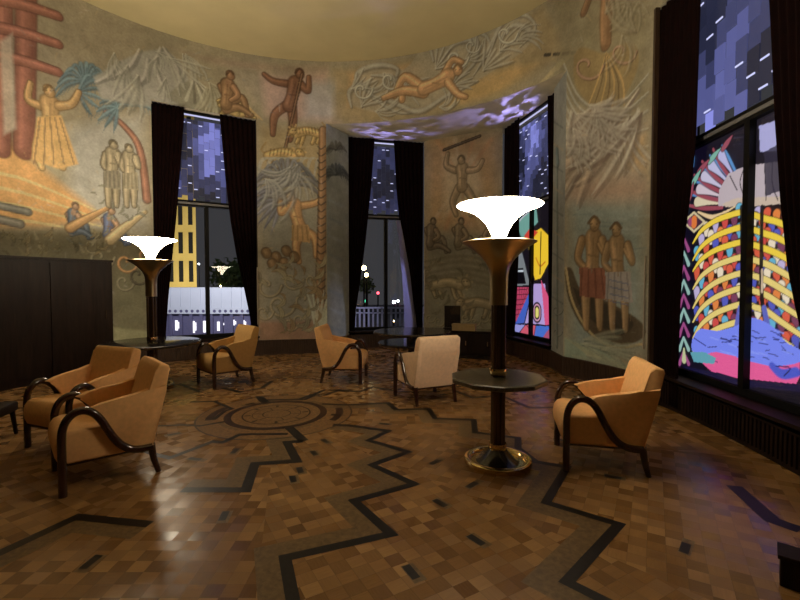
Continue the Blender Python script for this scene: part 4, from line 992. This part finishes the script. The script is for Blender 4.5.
# low cabinet in the niche with two objects on top
t = thing('console_cabinet', 'low dark console cabinet against the niche fresco', 'cabinet', (1.17, 8.55, 0), R(-20))
bm = bmesh.new(); add_box(bm, -.62, .62, -.2, .2, .08, .50, None, .006); obj('body', bm, M['darkwood'], t)
bm = bmesh.new(); add_box(bm, -.65, .65, -.22, .22, .50, .535, None, .006); obj('top_board', bm, M['blacklac'], t)
bm = bmesh.new(); add_box(bm, -.60, .60, -.17, .17, 0, .08); obj('plinth', bm, M['blacklac'], t)
for k in range(3):
    bm = bmesh.new(); x = -.41+.41*k; add_box(bm, x-.195, x+.195, -.216, -.2, .1, .48, None, .004); dr = obj('door', bm, M['darkwood'], t)
    bm = bmesh.new(); add_box(bm, x+.15, x+.165, -.235, -.216, .26, .34, None, .003); obj('handle', bm, M['bronze'], dr)
t = thing('display_board', 'upright dark board standing on the console in front of the niche fresco', 'board', (1.03, 8.63, .535), R(-20))
bm = bmesh.new(); add_box(bm, -.16, .16, -.015, .015, .03, .46, None, .004); add_box(bm, -.145, .145, -.018, -.012, .05, .44); obj('panel', bm, M['blacklac'], t)
bm = bmesh.new(); add_box(bm, -.17, .17, -.06, .06, 0, .03, None, .004); obj('foot', bm, M['darkwood'], t)
t = thing('archive_box', 'shallow beige box lying on the console by the dark upright board', 'box', (1.22, 8.34, .535), R(-20))
bm = bmesh.new(); add_box(bm, -.22, .22, -.08, .08, 0, .10, None, .005); obj('tray', bm, M['beige'], t)
bm = bmesh.new(); add_box(bm, -.225, .225, -.085, .085, .09, .13, None, .005); obj('lid', bm, M['beige'], t)

# long dark cabinet along the left wall
CA, CB = LEFT0+.05, phi_at(104)
t = thing('wall_cabinet', 'long dark wooden cabinet with plain doors curving along the left wall', 'cabinet', (0, 0, 0))
inn = lambda a, b, o_, n=20: [oval(a+(b-a)*i/n, o_) for i in range(n+1)]
def curved_slab(name, a, b, o0, o1, z0, z1, mat, parent, n=14):
    P, Q = inn(a, b, o0, n), inn(a, b, o1, n); V = []; Fc = []
    for p_, q_ in zip(P, Q): V += [(p_.x, p_.y, z0), (p_.x, p_.y, z1), (q_.x, q_.y, z1), (q_.x, q_.y, z0)]
    for i in range(n):
        a_ = 4*i; b_ = 4*(i+1)
        for k in range(4): Fc.append((a_+k, a_+(k+1) % 4, b_+(k+1) % 4, b_+k))
    Fc += [(0, 3, 2, 1), (4*n, 4*n+1, 4*n+2, 4*n+3)]
    return pyobj(name, V, Fc, mat, parent)
c0 = oval((CA+CB)/2, -.2); t.location = (c0.x, c0.y, 0)
def inpar(o): o.matrix_parent_inverse = Matrix.Translation((-c0.x, -c0.y, 0)); return o
inpar(curved_slab('body', CA, CB, -.34, -.035, .0, 1.76, M['darkwood'], t, 24)); inpar(curved_slab('top_board', CA, CB+.004, -.365, -.035, 1.76, 1.795, M['darkwood'], t, 24))
nd = 7
for k in range(nd):
    a = CA+(CB-CA)*(k+.03)/nd; b = CA+(CB-CA)*(k+.97)/nd
    dr = inpar(curved_slab('door', a, b, -.357, -.34, .1, 1.72, M['darkwood'], t, 4))
    h_ = b-.02 if k % 2 == 0 else a+.02
    q = oval(h_, -.372); bm = bmesh.new(); add_tube(bm, [(q.x, q.y, .86), (q.x, q.y, 1.0)], .009, 8); hd = obj('handle', bm, M['pole'], dr, True); inpar(hd); hd.matrix_parent_inverse = Matrix.Identity(4)

# dark objects cut off by the frame
p = fl(4, 446); t = thing('stool', 'dark wooden stool at the far left edge beside the armchairs', 'stool', (p.x-.30, p.y+.1, 0), R(15))
bm = bmesh.new(); add_box(bm, -.2, .2, -.2, .2, .22, .31, None, .02); obj('seat', bm, M['darkwood'], t, True)
for sx in (-1, 1):
    for sy in (-1, 1): bm = bmesh.new(); add_tube(bm, [(sx*.16, sy*.16, .24), (sx*.18, sy*.18, 0)], [.022, .016], 8, up=(1, 0, 0)); obj('leg', bm, M['darkwood'], t, True)
t = thing('pedestal', 'dark plinth cut off by the lower right corner', 'pedestal', (1.765, 2.0, 0), R(-40))
bm = bmesh.new(); add_box(bm, 0, .5, 0, .12, .0, .13, None, .006); obj('body', bm, M['darkwood'], t)
bm = bmesh.new(); add_box(bm, -.01, .51, -.01, .13, .13, .15, None, .004); obj('top_slab', bm, M['darkwood'], t)

# ------------------------------------------------------------------ the night outside
M['yellow'] = pmat('yellow_stone', (.62, .50, .22), .9, noise=.12, scale=.5)
M['dkglass'] = pmat('dark_glass', (.02, .022, .03), .2)
M['white'] = pmat('white_panels', (.62, .64, .70), .8, noise=.08, scale=1)
M['violet'] = pmat('violet_arcade', (.12, .11, .20), .8)  # dark violet, also used for the discs of the frieze
M['leaf'] = pmat('night_leaves', (.05, .08, .02), .9, noise=.5, scale=4)
M['bark'] = pmat('bark', (.05, .035, .02), .9)
M['asphalt'] = pmat('terrace_ground', (.10, .10, .13), .8)
M['shop'] = emat('shop_light', (.95, .93, 1), 1.6)
M['lampw'] = emat('street_light_warm', (1, .72, .30), 30); M['lampc'] = emat('street_light_white', (.85, .92, 1), 9); M['sigr'] = emat('signal_red', (1, .08, .12), 5); M['sigg'] = emat('signal_green', (.1, 1, .55), 3)
def out(px, Y, py): d = ray(px, py); k = Y/d.y; return Vector((d.x*k, Y, H+d.z*k))
bx0, bx1 = out(150, 42, 300).x, out(197, 42, 300).x
t = thing('office_building', 'tall yellow building seen through the left window', 'building', (bx1, 42, -2))
bm = bmesh.new(); add_prism(bm, [(bx0-bx1-6, 0), (0, 0), (-6.5, 8), (bx0-bx1-6, 8)], 0, 26); bmesh.ops.transform(bm, matrix=Matrix(((1, 0, 0, 0), (0, 0, 1, 0), (0, 1, 0, 0), (0, 0, 0, 1))), verts=bm.verts); obj('facade', bm, M['yellow'], t)
for i in range(7):
    for j in range(9):
        bm = bmesh.new(); x = -.5-i*.95; add_box(bm, x-.2, x+.2, -.06, .05, 1+j*2.7, 3.0+j*2.7); obj('window', bm, M['dkglass'], t)
Y = 15.0; x0, x1 = out(140, Y, 300).x, out(262, Y, 300).x; zt, zm, zf, zb = out(210, Y, 287.5).z, out(210, Y, 308).z, out(210, Y, 314).z, out(210, Y, 338).z
t = thing('terrace_pavilion', 'pale panelled terrace block with a dark lit arcade outside the left window', 'building', (x0, Y, zb-1))
B_ = zb-1
bm = bmesh.new()
k = 12; w_ = (x1-x0)/k
for i in range(k): add_box(bm, i*w_+.012, (i+1)*w_-.012, 0, 2, zm-B_, zt-B_)
add_box(bm, 0, x1-x0, .03, 2, zm-B_, zt-B_-.01); obj('panel_wall', bm, M['white'], t)
bm = bmesh.new(); add_box(bm, 0, x1-x0, .02, 2, zf-B_, zm-B_)
for i in range(22):
    x = (i+.5)*(x1-x0)/22; r = (zm-zf)*.46
    add_box(bm, x-r, x+r, -.05, .03, (zf+zm)/2-B_-r, (zf+zm)/2-B_+r)
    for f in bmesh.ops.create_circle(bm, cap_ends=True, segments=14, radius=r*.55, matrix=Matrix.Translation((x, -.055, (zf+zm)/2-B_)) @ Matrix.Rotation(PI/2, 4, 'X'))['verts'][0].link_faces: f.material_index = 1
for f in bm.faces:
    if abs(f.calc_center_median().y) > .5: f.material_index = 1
obj('ring_frieze', bm, [M['white'], M['violet']], t)
bm = bmesh.new(); add_box(bm, 0, x1-x0, .05, 2, 0, zf-B_)
for i in range(13): x = i*(x1-x0)/12; add_box(bm, x-.05, x+.05, -.03, .06, 0, zf-B_)
obj('arcade', bm, M['violet'], t)
rr = random.Random(5)
for px in (176, 193, 204, 208, 218, 221, 233, 243):
    x = out(px, Y, 322).x-x0; bm = bmesh.new(); zz = out(px, Y, rr.uniform(318, 322)).z-B_; hh = rr.uniform(.12, .42)
    add_box(bm, x-.04, x+.04, .02, .045, zz-hh, zz)
    add_box(bm, x+.06, x+.09, .02, .045, zz-hh*.8, zz-.05); obj('lit_shop_window', bm, M['shop'], t)
# terrace ground and balustrade beyond the middle window
g = struct(pyobj('trim_terrace', [(-30, 10.9, -.5), (30, 10.9, -.5), (30, 80, -2.2), (-30, 80, -2.2)], [(0, 1, 2, 3)], M['asphalt']))
Y = 13.5; x0, x1 = out(348, Y, 300).x-.4, out(424, Y, 300).x+.3; zt, zb = out(385, Y, 307).z, out(385, Y, 336).z-.35
t = thing('balustrade', 'pale terrace balustrade with upright slats outside the middle window', 'railing', (x0, Y, zb))
bm = bmesh.new(); add_box(bm, 0, x1-x0, -.06, .06, zt-zb-.05, zt-zb); obj('top_rail', bm, M['white'], t)
bm = bmesh.new(); add_box(bm, 0, x1-x0, -.06, .06, 0, .10); obj('bottom_rail', bm, M['white'], t)
bm = bmesh.new(); add_box(bm, 0, x1-x0, -.03, .03, zt-zb-.20, zt-zb-.16); obj('middle_rail', bm, M['white'], t)
k = 22
for i in range(k): x = (i+.5)*(x1-x0)/k; bm = bmesh.new(); add_box(bm, x-.028, x+.028, -.03, .03, .10, zt-zb-.05); obj('baluster', bm, M['white'], t)
# added upright for the pale curtain lining, right of the middle view
a, b = out(404, 12, 300).x, out(420, 12, 300).x
t = tag(pyobj('lining_upright', [], [], M['white']), 'added bluish white upright outside the middle window, standing for the curtain lining', 'pillar')
bm = bmesh.new(); add_box(bm, a, b, 11.8, 12.3, -.6, 4.8, None, .01); add_box(bm, a-.06, b+.06, 11.74, 12.36, -.6, -.3, None, .01); bmesh.ops.recalc_face_normals(bm, faces=bm.faces); bm.to_mesh(t.data); bm.free()
def street_lamp(px, py, Y, mat, label, r=.13, name='street_lamp', cat='street lamp'):
    p = out(px, Y, py); t = thing(name, label, cat, (p.x, p.y, -2))
    bm = bmesh.new(); add_tube(bm, [(0, 0, 0), (0, 0, p.z+2)], [.06, .04], 8); obj('post', bm, M['frame'], t, True)
    bm = bmesh.new(); bmesh.ops.create_icosphere(bm, subdivisions=2, radius=r, matrix=Matrix.Translation((0, -.05, p.z+2))); obj('light_globe', bm, mat, t, True)
street_lamp(364, 268, 24, M['lampw'], 'warm street lamp, the higher of the two glowing beyond the middle window', .13); street_lamp(366.5, 275, 22, M['lampw'], 'warm street lamp, the lower of the two glowing beyond the middle window', .10)
street_lamp(394, 302, 30, M['lampc'], 'white street light just over the balustrade, right of the window bar', .12); street_lamp(398, 301, 32, M['lampc'], 'small white street light over the balustrade, rightmost of the pair', .09)
street_lamp(378, 293, 28, M['sigr'], 'traffic signal glowing red left of the window bar', .09, 'traffic_signal', 'traffic light'); street_lamp(365.5, 301, 27, M['sigg'], 'traffic signal glowing green over the balustrade', .09, 'traffic_signal', 'traffic light')
street_lamp(394, 321, 20, M['lampw'], 'small warm light seen between the balustrade slats', .03, 'bollard_light', 'bollard light')
street_lamp(221, 286, 26, M['lampw'], 'warm street lamp above the pale panels outside the left window', .05); street_lamp(227, 284, 28, M['lampw'], 'smaller warm street lamp right of the window bar outside the left window', .04)
street_lamp(199, 264, 60, M['lampc'], 'tiny white light in the dark beside the yellow building', .12)
def tree(px, Y, py, r, label, seed):
    rr = random.Random(seed); p = out(px, Y, py); t = thing('tree', label, 'tree', (p.x, Y, -2.2))
    bm = bmesh.new(); add_tube(bm, [(0, 0, 0), (.05, 0, p.z+2.2)], [.14, .06], 8); obj('trunk', bm, M['bark'], t, True)
    bm = bmesh.new()
    for k in range(420):
        v = Vector((rr.gauss(0, 1), rr.gauss(0, 1), rr.gauss(0, 1))).normalized()*r*rr.uniform(.35, 1)
        c = Vector((0, 0, p.z+2.2))+v; q = Matrix.Rotation(rr.uniform(0, 6), 3, Vector((rr.random(), rr.random(), rr.random()+.01)).normalized())
        vs = [bm.verts.new(c+q @ Vector(w)*r*.16) for w in ((-1, 0, 0), (0, -.5, .1), (1, 0, 0), (0, .5, .1))]; bm.faces.new(vs)
    obj('crown', bm, M['leaf'], t, recalc=False)
tree(366, 25.5, 285, .55, 'small tree lit green by the street lamps beyond the middle window', 1); tree(226, 27, 275, 1.1, 'dark tree in the street light outside the left window', 2); tree(240, 33, 276, 1.4, 'dark tree at the right of the view outside the left window', 3)

# ------------------------------------------------------------------ light
w = bpy.data.worlds.new('night'); scene.world = w; w.use_nodes = True
bg = w.node_tree.nodes['Background']; bg.inputs['Color'].default_value = (.040, .040, .044, 1); bg.inputs['Strength'].default_value = 1.0
def lamp(kind, name, loc, target, energy, color, **kw):
    l = bpy.data.lights.new(name, kind); l.energy = energy; l.color = color
    for k, v in kw.items(): setattr(l, k, v)
    o = bpy.data.objects.new(name, l); COL.objects.link(o); o.location = loc
    o.rotation_euler = (Vector(target)-Vector(loc)).to_track_quat('-Z', 'Y').to_euler(); return o
lamp('SPOT', 'building_fill', (-16, 30, 0), (-20, 42, 5), 8200, (1, .84, .46), spot_size=R(80), spot_blend=.6, shadow_soft_size=.3)  # added spot that lights the yellow facade, no such fitting known
lamp('SPOT', 'terrace_fill', (-5.3, 11.2, 3.4), (-7, 15, .6), 1000, (.88, .90, 1), spot_size=R(100), spot_blend=.7, shadow_soft_size=.2)  # added bluish spot to brighten the panelled block
lamp('SPOT', 'balustrade_fill', (.4, 11.4, 3.2), (-.3, 13.5, .4), 420, (.62, .62, 1), spot_size=R(80), spot_blend=.7, shadow_soft_size=.2)  # added spot to bring up the balustrade, an invented source
for q in ((fl(497.5, 462.5).x, fl(497.5, 462.5).y), (-3.38, 5.98)):
    lamp('AREA', 'torchiere_bulb', (q[0], q[1], 2.0), (q[0], q[1], 5), 42, (1, .84, .60), shape='DISK', size=.44)
lamp('SPOT', 'lining_fill', (.9, 11.3, 1.9), (.42, 10.1, 1.2), 150, (.66, .68, 1), spot_size=R(70), spot_blend=.6, shadow_soft_size=.1)  # unseen spot added only to brighten the curtain lining
# blue light leaking over the screens and playing on the soffit of the bay
def projector(name, nm, frac, energy):
    P0, P1, d, n, L = info[nm]; q = P0+d*(L*frac)+n*.02; tq = q-n*1.0
    o = lamp('SPOT', name, (q.x, q.y, ZH-.85), (q.x-n.x*.7, q.y-n.y*.7, ZH), energy, (.30, .28, 1), spot_size=R(100), spot_blend=.5, shadow_soft_size=.02)
    l = o.data; l.use_nodes = True; nt = l.node_tree; em = nt.nodes['Emission']
    tc = nt.nodes.new('ShaderNodeTexCoord'); mp = nt.nodes.new('ShaderNodeMapping'); mp.inputs['Scale'].default_value = (1.7, 3.0, 1.7)
    ns = nt.nodes.new('ShaderNodeTexNoise'); ns.inputs['Scale'].default_value = 1.6; ns.inputs['Detail'].default_value = 1.5; ns.inputs['Distortion'].default_value = .8
    mr = nt.nodes.new('ShaderNodeMapRange'); mr.inputs['From Min'].default_value = .47; mr.inputs['From Max'].default_value = .62; mr.inputs['To Max'].default_value = 1.6
    nt.links.new(tc.outputs['Normal'], mp.inputs['Vector']); nt.links.new(mp.outputs['Vector'], ns.inputs['Vector']); nt.links.new(ns.outputs['Fac'], mr.inputs['Value']); nt.links.new(mr.outputs['Result'], em.inputs['Strength'])
projector('screen_spill_middle', 'window_2', .5, 46); projector('screen_spill_right', 'window_3', .5, 72)
